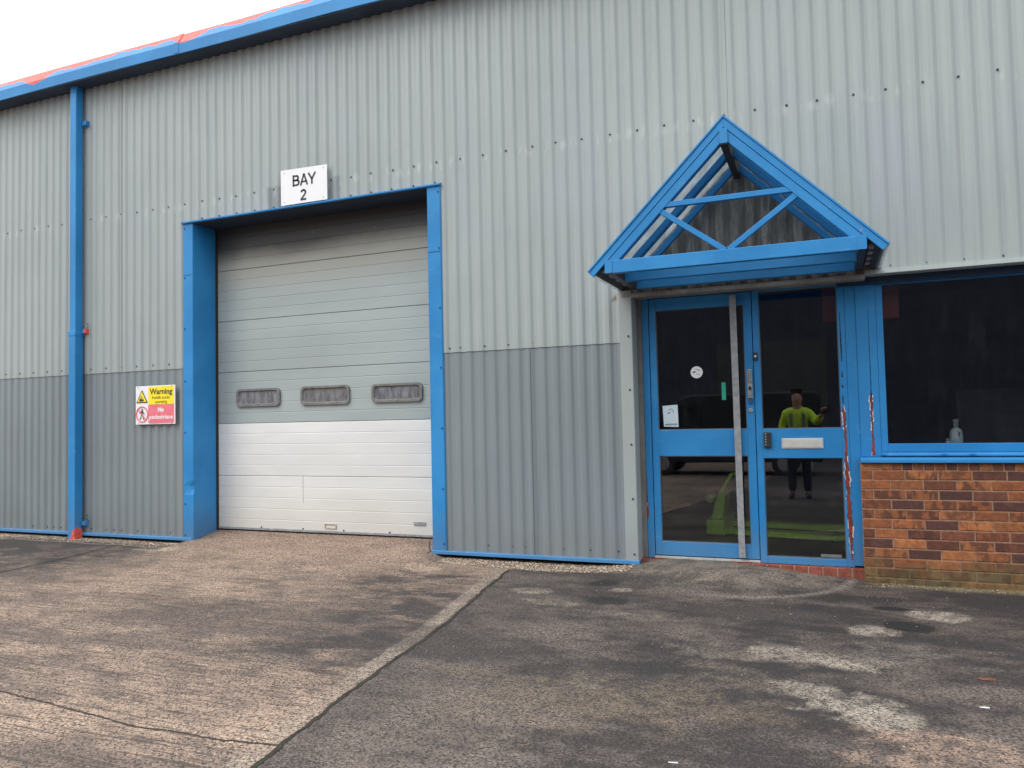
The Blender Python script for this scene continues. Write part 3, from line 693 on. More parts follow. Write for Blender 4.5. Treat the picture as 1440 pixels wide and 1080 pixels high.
# fixed side light
m = MB()
m.box(-.573, -.521, FY, FY + .08, .045, 2.335); m.box(.0905, .147, FY, FY + .08, .045, 2.336)
m.box(-.521, .0905, FY + .0005, FY + .08, 2.324, 2.3355); m.box(-.521, .0905, FY + .0005, FY + .08, .919, 1.162); m.box(-.521, .0905, FY + .0005, FY + .08, .045, .101)
side = m.build('side_light', M['blue'], W, .0025)
pane(-.521, .0905, 1.162, 2.324, side); pane(-.521, .0905, .101, .919, side)
m = MB(); m.box(-.374, -.052, FY - .008, FY + .001, .997, 1.083); m.build('letter_plate', plain('letterbox_aluminium', (.56, .55, .53), .4, .2, .1), side, .004)
m = MB(); m.box(-.362, -.064, FY - .011, FY - .008, 1.008, 1.072); m.build('letter_flap', plain('letterbox_flap', (.60, .59, .57), .4, .2, .1), side, .002)
m = MB(); m.box(-.513, -.455, FY - .030, FY + .001, 1.008, 1.135); m.build('lock_box', M['black'], side, .005)
for k in range(5):
    m = MB(); m.cyl((-.497, FY - .030, 1.120 - k * .022), .006, -.003, 1, 10); m.build('dial_button', M['galv'], side)
m = MB(); m.box(-.573, -.540, FY - .020, FY + .001, 1.739, 1.809); m.build('doorbell', M['black'], side, .006)
m = MB(); m.cyl((-.556, FY - .020, 1.776), .009, -.004, 1, 16); m.build('bell_push', M['white'], side, .001)
m = MB(); m.box(-.103, .053, FY + .020, FY + .027, .112, .136); m.build('vent_strip', plain('grey_strip', (.16, .16, .16), .5), side, .001)
# posts between door and window
m = MB(); m.box(.1475, .2265, FY - .004, FY + .08, .058, 2.48); post1 = m.build('frame_post', M['blue'], W, .003)
m = MB(); m.box(.2270, .3745, FY - .010, FY + .08, .930, 2.48); post2 = m.build('frame_post', M['blue'], W, .003)
def peeling(parent, pts, y, white=True):
    """jagged tongue of bare red wood with curled white flakes along its edges; pts (x, z, width)"""
    fine = []
    for (xa, za, wa), (xb, zb, wb) in zip(pts[:-1], pts[1:]):
        n = max(2, int(abs(za - zb) / .017))
        for i in range(n): t = i / n; fine.append((xa + (xb - xa) * t, za + (zb - za) * t, wa + (wb - wa) * t))
    L_ = []; R_ = []
    for x, z, w in fine:
        j = random.uniform(-.2, .2) * w; L_.append((x - w / 2 + j - random.random() * w * .25, z)); R_.append((x + w / 2 + j + random.random() * w * .25, z))
    m = MB()
    V = [(x, y - .0008, z) for x, z in L_] + [(x, y - .0008, z) for x, z in R_]; n = len(L_)
    m.add(V, [(i, i + 1, n + i + 1, n + i) for i in range(n - 1)]); m.build('bare_wood', M['redwood'], parent)
    m = MB()
    for i in range(n - 1):
        for side_, E_ in ((-1, L_), (1, R_)):
            if math.sin(i * .55 + side_) + math.sin(i * .21) + random.uniform(-.6, .6) > (.1 if side_ < 0 else .7) and fine[i][2] > .009:
                x, z = E_[i]; x2, z2 = E_[i + 1]; w = random.uniform(.003, .010)
                m.add([(x - side_ * .002, y - .001, z), (x2 - side_ * .002, y - .001, z2), (x2 + side_ * w * .6, y - .004 - random.random() * .004, z2), (x + side_ * w, y - .004 - random.random() * .004, z)], [(0, 1, 2, 3)])
    if m.v: m.build('paint_flakes', M['flake'], parent)
peeling(side, [(.128, .10, .006), (.128, .30, .022), (.122, .50, .027), (.121, .62, .020), (.118, .74, .027), (.115, .90, .019), (.116, 1.02, .014), (.114, 1.15, .014), (.111, 1.27, .022), (.110, 1.33, .010), (.110, 1.35, .002)], FY)
dk = plain('dark_split', (.012, .02, .04), .8)
def split(parent, pts, y, dashed=False):
    m = MB()
    for (xa, za, wa), (xb, zb, wb) in zip(pts[:-1], pts[1:]):
        n = max(2, int(abs(za - zb) / .02))
        for i in range(n):
            if dashed and random.random() < .5: continue
            t = i / n; t2 = (i + .95) / n; x = xa + (xb - xa) * t; z = za + (zb - za) * t; z2 = za + (zb - za) * t2; w = (wa + (wb - wa) * t) / 2 * random.uniform(.7, 1.3)
            m.add([(x - w, y - .0008, z), (x + w, y - .0008, z), (x + w, y - .0008, z2), (x - w, y - .0008, z2)], [(0, 1, 2, 3)])
    m.build('wood_split', dk, parent)
split(side, [(.108, 2.11, .003), (.110, 1.80, .011), (.111, 1.70, .004)], FY); split(side, [(.110, 1.70, .010), (.109, 1.36, .012)], FY, True)
split(post2, [(.318, 2.12, .003), (.318, 1.55, .006), (.316, 1.40, .008)], FY - .010)
peeling(post2, [(.316, 1.46, .003), (.317, 1.40, .018), (.316, 1.28, .012), (.317, 1.10, .010), (.317, .99, .016), (.318, .945, .022), (.318, .935, .012)], FY - .010)
peeling(dfr, [(-1.515, .80, .002), (-1.515, .56, .006), (-1.514, .50, .012), (-1.516, .42, .014), (-1.516, .36, .004)], FY)
# window
m = MB(); m.box(.3755, .425, FY - .004, FY + .07, .967, 2.48); m.box(.425, 6.0, FY - .0035, FY + .07, .967, 1.032); m.box(.425, 6.0, FY - .0035, FY + .07, 2.300, 2.48)
m.box(6.0, 6.06, FY - .004, FY + .07, .967, 2.48); m.box(3.1, 3.16, FY - .0045, FY + .07, 1.032, 2.30)
win = m.build('office_window', M['blue'], W, .0025)
m = MB(); m.box(.425, 3.1, FY + .026, FY + .032, 1.032, 2.30); m.box(3.16, 6.0, FY + .026, FY + .032, 1.032, 2.30); m.build('glass_pane', M['glass'], win)
m = MB(); m.prism([(.139, .966), (.105, .960), (.098, .948), (.098, .936), (.139, .936)], .375, 6.06, 0); m.build('weather_bar', M['blue'], win, .002)
for x in (.388, .806, .997, 1.6, 2.1): m = MB(); m.prism(rrect(x - .022, x + .022, .945, .957, .005, 3), .092, .099, 1); m.build('drain_cap', M['blue'], win, .001)
m = MB(); m.prism([(.139, .9295), (-.025, .925), (-.032, .918), (-.034, .893), (-.026, .889), (.139, .896)], .2145, 6.1, 0); m.build('window_sill', M['blue'], W, .002)
# window board inside
m = MB(); m.box(.23, 6, FY + .085, FY + .40, .985, 1.01); m.build('window_board', M['interior'], W)

# brick wall
def bricks(name, x0, x1, rows, y, parent, step=.225, header=None, dim=(.0655, .2155), mossy=0):
    V = []; F = []; colr = []
    pal = [(.28, .096, .040), (.32, .120, .046), (.24, .080, .036), (.13, .050, .036), (.095, .042, .036), (.29, .108, .044), (.16, .058, .036), (.25, .084, .036), (.30, .105, .042)]
    def cub(a, b, c, d, y, col_, al):
        bb = len(V); r = .004; y += random.uniform(-.002, .001)
        for yy, i in ((y + .003, 0), (y, r)):
            for xx, zz in ((a + i, c + i), (b - i, c + i), (b - i, d - i), (a + i, d - i)): V.append((xx + random.uniform(-.001, .001), yy, zz + random.uniform(-.001, .001)))
        for xx, zz in ((a, c), (b, c), (b, d), (a, d)): V.append((xx, y + .03, zz))
        F.extend([(bb + 4, bb + 5, bb + 6, bb + 7)] + [(bb + i, bb + (i + 1) % 4, bb + 4 + (i + 1) % 4, bb + 4 + i) for i in range(4)] + [(bb + 8 + i, bb + 8 + (i + 1) % 4, bb + (i + 1) % 4, bb + i) for i in range(4)])
        colr.extend([(*col_, al)] * 12)
    for z0, z1, off, st in rows:
        x = x0 - off
        while x < x1:
            a = max(x, x0 + .002); b = min(x + st - .010, x1)
            if b - a > .02:
                c = random.choice(pal); k = random.uniform(.8, 1.2); cub(a, b, z0, z1, y, [v * k for v in c], random.choice((.3, .8, 1)))
            x += st
    bb = len(V); zlo = min(r[0] for r in rows) - .06; zhi = max(r[1] for r in rows) + .01
    for xx, zz in ((x0, zlo), (x1, zlo), (x1, zhi), (x0, zhi)): V.append((xx, y + .004, zz)); colr.append((.31, .18, .12, 0))
    for xx, zz in ((x0, zlo), (x1, zlo), (x1, zhi), (x0, zhi)): V.append((xx, y + .10, zz)); colr.append((.30, .2, .14, 0))
    F.extend([(bb, bb + 1, bb + 2, bb + 3), (bb + 4, bb, bb + 3, bb + 7), (bb + 1, bb + 5, bb + 6, bb + 2)])
    me = bpy.data.meshes.new(name); me.from_pydata(V, [], F); me.update()
    at = me.color_attributes.new('Col', 'FLOAT_COLOR', 'POINT'); at.data.foreach_set('color', np.array(colr, np.float32).ravel())
    return link(name, me, M['brick'], parent)
rows = [(.835, .889, .08, .075 * 1.0)]
for k in range(12):
    z1 = .827 - .0752 * k; rows.append((z1 - .0655, z1, .135 if k % 2 == 0 else .012, .2245))
bricks('brick_wall', .2135, 6.3, rows, -.002, W)
# entrance step of red bricks on edge
V = MB()
x = -1.60
stepm = plain('red_step_brick', (.235, .062, .040), .8, var=.35, scale=18)
while x < .205:
    V.box(x, x + .098, .088 + random.uniform(-.002, .002), .16, -.12, .043 + random.uniform(-.002, .001)); x += .108
V.build('entrance_step', stepm, W, .004)
m = MB(); m.box(-1.6, .21, .094, .17, -.12, .038); m.build('step_mortar', plain('step_mortar', (.34, .25, .19), .9), W)

# ------------------------------------------------------------------ porch
PO = MB()
AX = -.637
PY = -.92
def slopebar(m, side_, zt, w, y0, y1, xb, top=None):
    """rafter-like bar: underside apex height given by top edge apex zt and perpendicular width w, 45 deg, running down to half-span xb"""
    v = w * math.sqrt(2)
    s = side_
    m.prism([(AX, zt), (AX, zt - v), (AX + s * (xb - w * .707), zt - v - (xb - w * .707)), (AX + s * xb, zt - xb)], y0, y1, 1)
# roof sheets: outer top apex z 3.483 at the front
porch = MB(); porch.prism([(AX, 3.462), (AX, 3.446), (AX - 1.045, 3.446 - 1.045), (AX - 1.053, 3.462 - 1.053)], PY + .02, .006, 1)
porch.prism([(AX, 3.462), (AX + 1.045, 3.446 - 1.037), (AX + 1.053, 3.462 - 1.053), (AX, 3.462)][:3] if False else [(AX, 3.462), (AX + 1.053, 3.462 - 1.053), (AX + 1.045, 3.446 - 1.045), (AX, 3.446)], PY + .02, .006, 1)
porch = porch.build('porch', M['roofsheet'], W)
for s in (-1, 1):
    m = MB(); slopebar(m, s, 3.484, .014, PY - .012, PY + .05, 1.060); m.build('verge_cap', M['blue_barge'], porch, .002)
    m = MB(); slopebar(m, s, 3.463, .048, PY - .004, PY + .02, 1.050); m.build('barge_board', M['blue_barge'], porch, .002)
    # purlin strips under the sheet, eaves closer
    for yy in (PY + .02,): pass
    m = MB(); m.prism([(AX + s * 1.045, 2.432), (AX + s * 1.008, 2.395), (AX + s * .905, 2.470), (AX + s * .95, 2.51)], PY + .03, -.022, 1)
    m.build('eaves_board', M['roofdark'], porch, .003)
    for yy in (-.80, -.60, -.38, -.17):
        m = MB(); x_ = AX + s * .955; m.prism([(x_ - .022, 2.425), (x_ + .022, 2.425), (x_ + .022, 2.45), (x_ - .022, 2.45)], yy - .05, yy + .05, 1); m.build('eaves_block', M['block'], porch, .003)
ys = [PY, -.515, -.105]
for i, yy in enumerate(ys):
    for s in (-1, 1):
        m = MB(); slopebar(m, s, 3.392, .062 if i == 0 else .050, yy, yy + .045, .905); m.build('rafter', M['blue'], porch, .004)
    m = MB(); m.box(AX - .866, AX + .868, yy - .004, yy + .05, 2.395, 2.495); m.build('tie_beam', M['blue'], porch, .004)
# secondary slats between the rafters, under the sheet
for s in (-1, 1):
    for yy, dz in ((-.800, .030), (-.385, .030)):
        m = MB(); slopebar(m, s, 3.394 + dz - .006, .026, yy, yy + .034, .93); m.build('glazing_bar', M['batten'], porch, .010)
    for yy in (-.665, -.27):
        m = MB(); slopebar(m, s, 3.436, .016, yy, yy + .050, .95); m.build('glazing_strip', M['blue'], porch, .002)
m = MB(); m.box(AX - .030, AX + .026, PY - .007, -.022, 3.262, 3.382); m.build('ridge_beam', M['roofdark'], porch, .004)
m = MB(); m.prism(rrect(AX - .031, AX + .027, 3.272, 3.384, .008, 3), PY - .012, PY - .007, 1); m.build('beam_cap', M['blue'], porch)
for s, xa, xb in ((-1, -1.556, -1.500), (1, .226, .280)):
    m = MB(); m.box(xa, xb, PY + .001, -.022, 2.400, 2.494); m.build('side_beam', M['roofdark'], porch, .003)
    m = MB(); m.prism(rrect(xa - .001, xb + .001, 2.398, 2.500, .006, 3), PY - .009, PY + .001, 1); m.build('beam_cap', M['blue'], porch)
m = MB(); m.bar((-1.085, 2.876), (-.170, 2.876), .040, PY + .004, PY + .044); m.build('collar_beam', M['blue'], porch, .003)
m = MB(); m.bar((-1.125, 2.838), (-.655, 2.490), .040, PY + .006, PY + .042); m.build('strut', M['blue'], porch, .003)
m = MB(); m.bar((-.150, 2.838), (-.632, 2.490), .040, PY + .006, PY + .042); m.build('strut', M['blue'], porch, .003)

# foyer seen through the glass
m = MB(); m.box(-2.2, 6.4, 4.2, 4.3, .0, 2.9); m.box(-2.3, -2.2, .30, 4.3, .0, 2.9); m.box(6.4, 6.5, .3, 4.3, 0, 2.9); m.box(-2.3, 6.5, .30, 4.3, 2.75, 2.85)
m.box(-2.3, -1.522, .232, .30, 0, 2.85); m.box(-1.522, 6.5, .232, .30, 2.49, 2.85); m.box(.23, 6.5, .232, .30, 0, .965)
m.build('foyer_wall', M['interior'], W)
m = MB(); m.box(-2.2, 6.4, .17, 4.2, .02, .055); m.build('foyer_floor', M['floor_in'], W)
m = MB(); m.box(-.02, .56, .34, .37, 2.05, 2.45); m.build('red_panel', M['redpanel'], W, .004)
for xa, xb, ya, yb, za, zb in ((1.3, 2.2, 3.0, 3.6, .055, 1.5), (2.5, 3.4, 2.6, 3.2, .055, .80)):
    m = MB(); m.box(xa, xb, ya, yb, za, zb); m.box(xa + .04, xb - .04, ya - .012, ya, za + .1, zb - .05); m.box(xa + .3, xb - .3, ya - .03, ya - .012, zb - .25, zb - .22)
    m.build('cupboard', plain('grey_cupboard', (.06, .06, .075), .6), W, .004)

# ------------------------------------------------------------------ signs
S = empty('bay_sign', (-5.04, -.045, 3.62)); tag(S, 'white rectangular sign reading BAY 2 above the roller door lintel', 'sign')
def local(parent):
    parent_loc = parent.location.copy()
    for ch in [o for o in bpy.data.objects if o.parent == parent]:
        ch.matrix_parent_inverse = Matrix.Translation(-parent_loc)
m = MB(); m.prism([(-5.337, 3.618), (-4.744, 3.616), (-4.744, 3.986), (-5.339, 4.0)], -.046, -.042, 1); m.build('sign_board', M['sign_white'], S, .001)
def stroke(m, pts, w, y):
    for a, b in zip(pts[:-1], pts[1:]):
        d = Vector((b[0] - a[0], b[1] - a[1])).normalized() * w * .12
        m.bar((a[0] - d.x, a[1] - d.y), (b[0] + d.x, b[1] + d.y), w, y, y + .0012)
def arc(cx, cz, rx, rz, a0, a1, n=14): return [(cx + rx * math.cos(math.radians(a0 + (a1 - a0) * i / n)), cz + rz * math.sin(math.radians(a0 + (a1 - a0) * i / n))) for i in range(n + 1)]
m = MB(); q = -.0478; sw = .021; xb, zb_ = -5.172, 3.808; h = .118
stroke(m, [(xb, zb_), (xb, zb_ + h)], sw, q)
stroke(m, [(xb, zb_ + h - .010), (xb + .040, zb_ + h - .010)] + arc(xb + .040, zb_ + .085, .022, .023, 90, -90) + [(xb, zb_ + .062)], sw * .9, q)
stroke(m, [(xb, zb_ + .062), (xb + .045, zb_ + .062)] + arc(xb + .045, zb_ + .036, .025, .026, 90, -90) + [(xb, zb_ + .010)], sw * .9, q)
m.build('letter', M['ink'], S)
m = MB(); xa_ = -5.036; stroke(m, [(xa_ - .043, zb_), (xa_, zb_ + h), (xa_ + .043, zb_)], sw, q); stroke(m, [(xa_ - .030, zb_ + .036), (xa_ + .030, zb_ + .036)], sw * .85, q); m.build('letter', M['ink'], S)
m = MB(); xy_ = -4.935; stroke(m, [(xy_ - .044, zb_ + h), (xy_, zb_ + .052), (xy_ + .044, zb_ + h)], sw, q); stroke(m, [(xy_, zb_ + .056), (xy_, zb_)], sw, q); m.build('letter', M['ink'], S)
m = MB(); x2_, z2_ = -5.045, 3.645; stroke(m, arc(x2_, z2_ + .083, .027, .026, 165, -20) + [(x2_ + .004, z2_ + .046), (x2_ - .028, z2_ + .014)], sw * .95, q); stroke(m, [(x2_ - .034, z2_ + .010), (x2_ + .034, z2_ + .010)], sw, q); m.build('letter', M['ink'], S)
for x, z in ((-5.29, 3.965), (-4.79, 3.958), (-5.29, 3.65), (-4.79, 3.645)): m = MB(); m.cyl((x, -.046, z), .006, -.002, 1, 10); m.build('sign_screw', M['galv'], S)
local(S)
S = empty('warning_sign', (-7.14, -.045, .24 + 1.08)); tag(S, 'faded yellow and red safety sign about forklift trucks and pedestrians, on the grey sheeting', 'sign')
zb, zt, xl, xr = 1.319, 1.762, -7.447, -6.837
V = []; F = []; n = 8
for i in range(n + 1):
    t = i / n; x = xl + (xr - xl) * t; y = -.040 - .006 * t ** 3
    for z in (zb, (zb + zt) / 2, zt): V.append((x, y, z)); 
for i in range(n + 1):
    t = i / n; x = xl + (xr - xl) * t; y = -.036 - .006 * t ** 3
    for z in (zb, (zb + zt) / 2, zt): V.append((x, y, z))
o_ = 3 * (n + 1)
for i in range(n):
    for j in range(2): F += [(3 * i + j, 3 * i + 3 + j, 3 * i + 4 + j, 3 * i + 1 + j), (o_ + 3 * i + j, o_ + 3 * i + 1 + j, o_ + 3 * i + 4 + j, o_ + 3 * i + 3 + j)]
    F += [(3 * i, o_ + 3 * i, o_ + 3 * i + 3, 3 * i + 3), (3 * i + 2, 3 * i + 5, o_ + 3 * i + 5, o_ + 3 * i + 2)]
m = MB(); m.add(V, F); m.build('sign_board', M['sign_white'], S)
m = MB(); m.box(-7.245, -6.856, -.0475, -.0466, 1.545, 1.750); m.build('yellow_panel', M['sign_yellow'], S)
m = MB(); m.box(-7.245, -6.856, -.0475, -.0466, 1.334, 1.542); m.build('red_panel', M['sign_red'], S)
text('lettering', 'Warning', .088, -7.050, -.0480, 1.690, M['ink_brown'], S, .0028, .345)
text('lettering', 'Forklift trucks', .048, -7.050, -.0480, 1.622, M['ink_brown'], S, .0003, .27)
text('lettering', 'operating', .048, -7.050, -.0480, 1.574, M['ink_brown'], S, .0003, .185)
text('lettering', 'No', .068, -7.050, -.0480, 1.482, M['sign_white'], S, .0028, .09)
text('lettering', 'pedestrians', .066, -7.050, -.0480, 1.400, M['sign_white'], S, .0012, .355)
tri = lambda cx, cz, r: [(cx + r * math.cos(math.radians(a)), cz + r * math.sin(math.radians(a))) for a in (90, 210, 330)]
m = MB(); m.prism(tri(-7.346, 1.618, .100), -.0450, -.0440, 1); m.build('hazard_triangle', M['inkblack'], S)
m = MB(); m.prism(tri(-7.346, 1.618, .080), -.0458, -.0450, 1); m.build('hazard_triangle', M['sign_yellow'], S)
m = MB(); Q = -.0466
m.prism([(-7.385, 1.588), (-7.345, 1.588), (-7.345, 1.604), (-7.365, 1.618), (-7.385, 1.610)], Q, Q + .0006, 1); m.bar((-7.340, 1.585), (-7.340, 1.64), .006, Q, Q + .0006); m.bar((-7.340, 1.588), (-7.312, 1.588), .005, Q, Q + .0006)
m.bar((-7.378, 1.612), (-7.372, 1.64), .005, Q, Q + .0006); m.bar((-7.374, 1.64), (-7.35, 1.64), .005, Q, Q + .0006); m.bar((-7.352, 1.64), (-7.350, 1.606), .005, Q, Q + .0006)
m.cyl((-7.376, Q, 1.586), .007, .0006, 1, 10); m.cyl((-7.352, Q, 1.586), .007, .0006, 1, 10); m.prism([(-7.334, 1.592), (-7.316, 1.592), (-7.316, 1.610), (-7.334, 1.610)], Q, Q + .0006, 1)
m.build('forklift_symbol', M['inkblack'], S)
m = MB(); cc = [(-7.346 + .094 * math.cos(a * math.pi / 18), 1.435 + .094 * math.sin(a * math.pi / 18)) for a in range(36)]; ci = [(-7.346 + .080 * math.cos(a * math.pi / 18), 1.435 + .080 * math.sin(a * math.pi / 18)) for a in range(36)]
ring(m, cc, ci, -.0470, -.0440, -.0450); m.bar((-7.400, 1.495), (-7.290, 1.375), .013, -.0478, -.0472); m.build('prohibition_ring', M['sign_red'], S)
m = MB(); Q = -.0462
m.cyl((-7.343, Q, 1.492), .010, .0006, 1, 12); m.bar((-7.346, 1.480), (-7.348, 1.432), .020, Q, Q + .0006)
for a, b in (((-7.350, 1.474), (-7.372, 1.448)), ((-7.372, 1.448), (-7.388, 1.456)), ((-7.340, 1.474), (-7.322, 1.450)), ((-7.322, 1.450), (-7.312, 1.432)), ((-7.352, 1.436), (-7.362, 1.405)), ((-7.362, 1.405), (-7.378, 1.372)), ((-7.344, 1.436), (-7.330, 1.405)), ((-7.330, 1.405), (-7.318, 1.372))): m.bar(a, b, .009, Q, Q + .0006)
m.build('pedestrian_symbol', M['inkblack'], S)
for x, z in ((-7.40, 1.745), (-6.89, 1.752), (-7.40, 1.330), (-6.89, 1.327)): m = MB(); m.cyl((x, -.0475, z), .006, -.002, 1, 10); m.build('sign_screw', M['galv'], S)
local(S)
# door stickers and notice (on the outside of the glass)
GY = FY + .0275
T = empty('round_sticker', (-1.055, GY, 1.664)); tag(T, 'small round white sticker with faint black symbol on the door glass', 'sticker')
m = MB(); m.cyl((-1.055, GY - .0005, 1.664), .052, -.001, 1, 32); m.build('sticker_disc', M['sign_white'], T)
m = MB(); q = GY - .0022; m.prism([(-1.090, 1.668), (-1.066, 1.676), (-1.066, 1.662), (-1.086, 1.658)], q, q + .0005, 1); m.bar((-1.062, 1.684), (-1.046, 1.690), .004, q, q + .0005); m.bar((-1.042, 1.688), (-1.030, 1.676), .004, q, q + .0005)
m.bar((-1.056, 1.650), (-1.044, 1.644), .004, q, q + .0005); m.bar((-1.038, 1.648), (-1.030, 1.640), .004, q, q + .0005); m.build('symbol', M['inkblack'], T); local(T)
T = empty('paper_notice', (-1.295, GY, 1.193)); tag(T, 'pale paper notice with small drawing on the lower left corner of the door glass', 'notice')
m = MB(); m.add([(-1.362, GY - .001, 1.378), (-1.229, GY - .001, 1.386), (-1.226, GY - .001, 1.190), (-1.354, GY - .001, 1.195)], [(0, 1, 2, 3)])
m.add([(-1.362, GY - .0002, 1.378), (-1.229, GY - .0002, 1.386), (-1.226, GY - .0002, 1.190), (-1.354, GY - .0002, 1.195)], [(3, 2, 1, 0)]); m.build('sheet', M['paper'], T)
m = MB(); q = GY - .0022
m.prism([(-1.320, 1.318), (-1.296, 1.318), (-1.296, 1.310), (-1.320, 1.310)], q, q + .0005, 1)
for a, b in (((-1.310, 1.335), (-1.298, 1.350)), ((-1.298, 1.350), (-1.278, 1.348)), ((-1.278, 1.348), (-1.268, 1.330)), ((-1.268, 1.330), (-1.268, 1.312)), ((-1.296, 1.332), (-1.284, 1.328))): m.bar(a, b, .004, q, q + .0005)
m.bar((-1.345, 1.216), (-1.235, 1.218), .004, q, q + .0005); m.bar((-1.345, 1.208), (-1.235, 1.209), .004, q, q + .0005); m.build('drawing', M['inkblack'], T); local(T)
m = MB(); m.box(-.848, -.813, GY - .0015, GY - .0004, 1.416, 1.566); T = m.build('green_sticker', M['green'], None); tag(T, 'narrow upright green sticker on the door glass beside the steel bar', 'sticker')

# bottle and jar on the window board
T = empty('spray_bottle', (.915, .255, 1.01)); tag(T, 'pale squat bottle with grey cylindrical cap standing inside the office window', 'bottle')
lathe('bottle_body', [(.040, 0), (.046, .006), (.047, .05), (.045, .10), (.036, .125), (.022, .136), (.018, .14)], 0, 0, M['bottle'], T)
lathe('cap', [(.019, .141), (.019, .190), (.021, .192), (.023, .196), (.023, .202), (.014, .205)], 0, 0, M['cap'], T)
m = MB(); m.bar((.0, .11), (.02, .10), .006, -.0475, -.047); m.bar((.02, .10), (.008, .085), .006, -.0475, -.047); m.bar((.008, .085), (.022, .07), .006, -.0475, -.047); m.build('label_mark', M['ink'], T)
T = empty('small_jar', (.855, .25, 1.01)); tag(T, 'small pale jar beside the bottle inside the office window', 'jar')
lathe('jar_body', [(.016, 0), (.018, .004), (.018, .030), (.012, .036)], 0, 0, M['bottle'], T); lathe('jar_lid', [(.010, .0365), (.014, .04), (.014, .052), (.008, .056)], 0, 0, M['cap'], T)

# pallet truck in the foyer
T = empty('pallet_truck', (0, 0, .055)); tag(T, 'lime green pallet truck parked on the floor inside the glass entrance', 'pallet truck')
def fork(m, ax, ay, bx, by, w, z0, z1):
    d = Vector((bx - ax, by - ay)); L_ = d.length; d.normalize(); n = Vector((-d.y, d.x)) * w / 2; a = Vector((ax, ay)); b = Vector((bx, by)); tip = b + d * .08
    m.prism([a + n, a - n, b - n, tip - n * .4, tip + n * .4, b + n], z0, z1, 2)
tk = lambda: None
m = MB(); fork(m, -1.02, 1.50, .03, 1.30, .16, .08, .135); m.build('fork', M['lime'], T, .006)
m = MB(); fork(m, -1.05, 2.10, .10, 1.92, .16, .08, .135); m.build('fork', M['lime'], T, .006)
m = MB(); m.prism([(-1.20, 1.42), (-1.02, 1.40), (-1.00, 2.20), (-1.20, 2.22)], .07, .22, 2); m.prism([(-1.17, .22), (-1.05, .22), (-1.02, .46), (-1.10, .46)], 1.55, 2.05, 1); m.build('chassis', M['lime'], T, .01)
m = MB(); m.cyl((-1.20, 1.74, .40), .045, .25, 1, 16); m.build('pump', M['lime'], T, .004)
m = MB(); m.bar((-1.12, .42), (-.98, .66), .035, 1.79, 1.83); m.bar((-.98, .66), (-.86, .66), .03, 1.79, 1.83); m.build('handle', M['lime'], T, .006)
for yy in (1.72, 1.86): m = MB(); m.cyl((-1.18, yy, .135), .08, .05, 1, 20); m.build('wheel', M['black'], T, .005)
for xx, yy in ((-.02, 1.27), (.02, 1.90)): m = MB(); m.cyl((xx, yy, .095), .038, .08, 1, 16); m.build('wheel', M['black'], T, .003)
local_ = [o for o in bpy.data.objects if o.parent == T]
for o in local_: o.matrix_parent_inverse = Matrix.Translation((0, 0, -.055))

# litter
def flat(name, x, y, pts, mat, label, cat, h=.003):
    z = float(gz(x, y)); m = MB(); m.prism([(x + a, y + b) for a, b in pts], z + .001, z + .001 + h, 2); o = m.build(name, mat); tag(o, label, cat); return o
leafm = plain('dead_leaf', (.17, .065, .03), .7, var=.4, scale=40)
flat('fallen_leaf', .68, -2.11, [(-.045, -.01), (-.02, .012), (.01, .02), (.035, .012), (.05, -.004), (.02, -.018), (-.015, -.02)], leafm, 'brown fallen leaf lying on the dark concrete at the right', 'leaf')
flat('paper_scrap', .61, -2.51, [(-.022, -.003), (.0, .006), (.022, .004), (.02, -.004), (-.005, -.007)], M['sign_white'], 'tiny white paper scrap below the fallen leaf', 'litter')
flat('paper_scrap', -.63, -3.50, [(-.02, -.003), (.018, .004), (.02, -.002), (-.015, -.006)], M['sign_white'], 'tiny white paper scrap at the bottom edge of the yard', 'litter')
for x, y, a_, L_, lab in ((-6.74, -.13, .25, .13, 'pale thin stick lying in the gravel left of the roller door'), (-7.02, -.20, -.5, .09, 'pale thin stick in the gravel below the warning sign')):
    c_, s_ = math.cos(a_), math.sin(a_); z_ = float(gz(x, y)) + .014
    m = MB(); m.prism([(x - L_ * c_ + .004 * s_, y - L_ * s_ - .004 * c_), (x + L_ * c_ + .003 * s_, y + L_ * s_ - .003 * c_), (x + L_ * c_ - .003 * s_, y + L_ * s_ + .003 * c_), (x - .4 * L_ * c_ - .008 * s_, y - .4 * L_ * s_ + .010 * c_), (x - L_ * c_ - .004 * s_, y - L_ * s_ + .004 * c_)], z_, z_ + .007, 2)
    o = m.build('stick', plain('bleached_wood', (.50, .45, .36), .8)); tag(o, lab, 'stick')

# ------------------------------------------------------------------ what the glass reflects: person, van, unit across the yard
skinm = plain('skin', (.55, .32, .23), .5, var=.08)
hiviz = plain('high_visibility_yellow', (.68, .95, .05), .6, var=.08)
band_m = plain('reflective_band', (.25, .26, .26), .4)
navy = plain('navy_workwear', (.012, .014, .024), .8)
def skin(name, verts, edges, mat, parent, root=0, sub=2):
    me = bpy.data.meshes.new(name); me.from_pydata([v[:3] for v in verts], edges, []); me.update()
    o = link(name, me, mat, parent); md = o.modifiers.new('skin', 'SKIN'); md.use_smooth_shade = True
    if not me.skin_vertices: 
        bpy.context.view_layer.objects.active = o; bpy.ops.mesh.customdata_skin_add() if bpy.ops.mesh.customdata_skin_add.poll() else None
    for i, v in enumerate(verts):
        sv = me.skin_vertices[0].data[i]; r = v[3]; sv.radius = (r, v[4]) if len(v) > 4 else (r, r); sv.use_root = (i == root)
    sb = o.modifiers.new('sub', 'SUBSURF'); sb.levels = sub; sb.render_levels = sub
    return o
PX, PYY, GZ = -.50, -7.02, -.165
person = empty('person', (PX, PYY, GZ)); tag(person, 'person in lime high visibility jacket taking the picture, mirrored in the side glass', 'person')
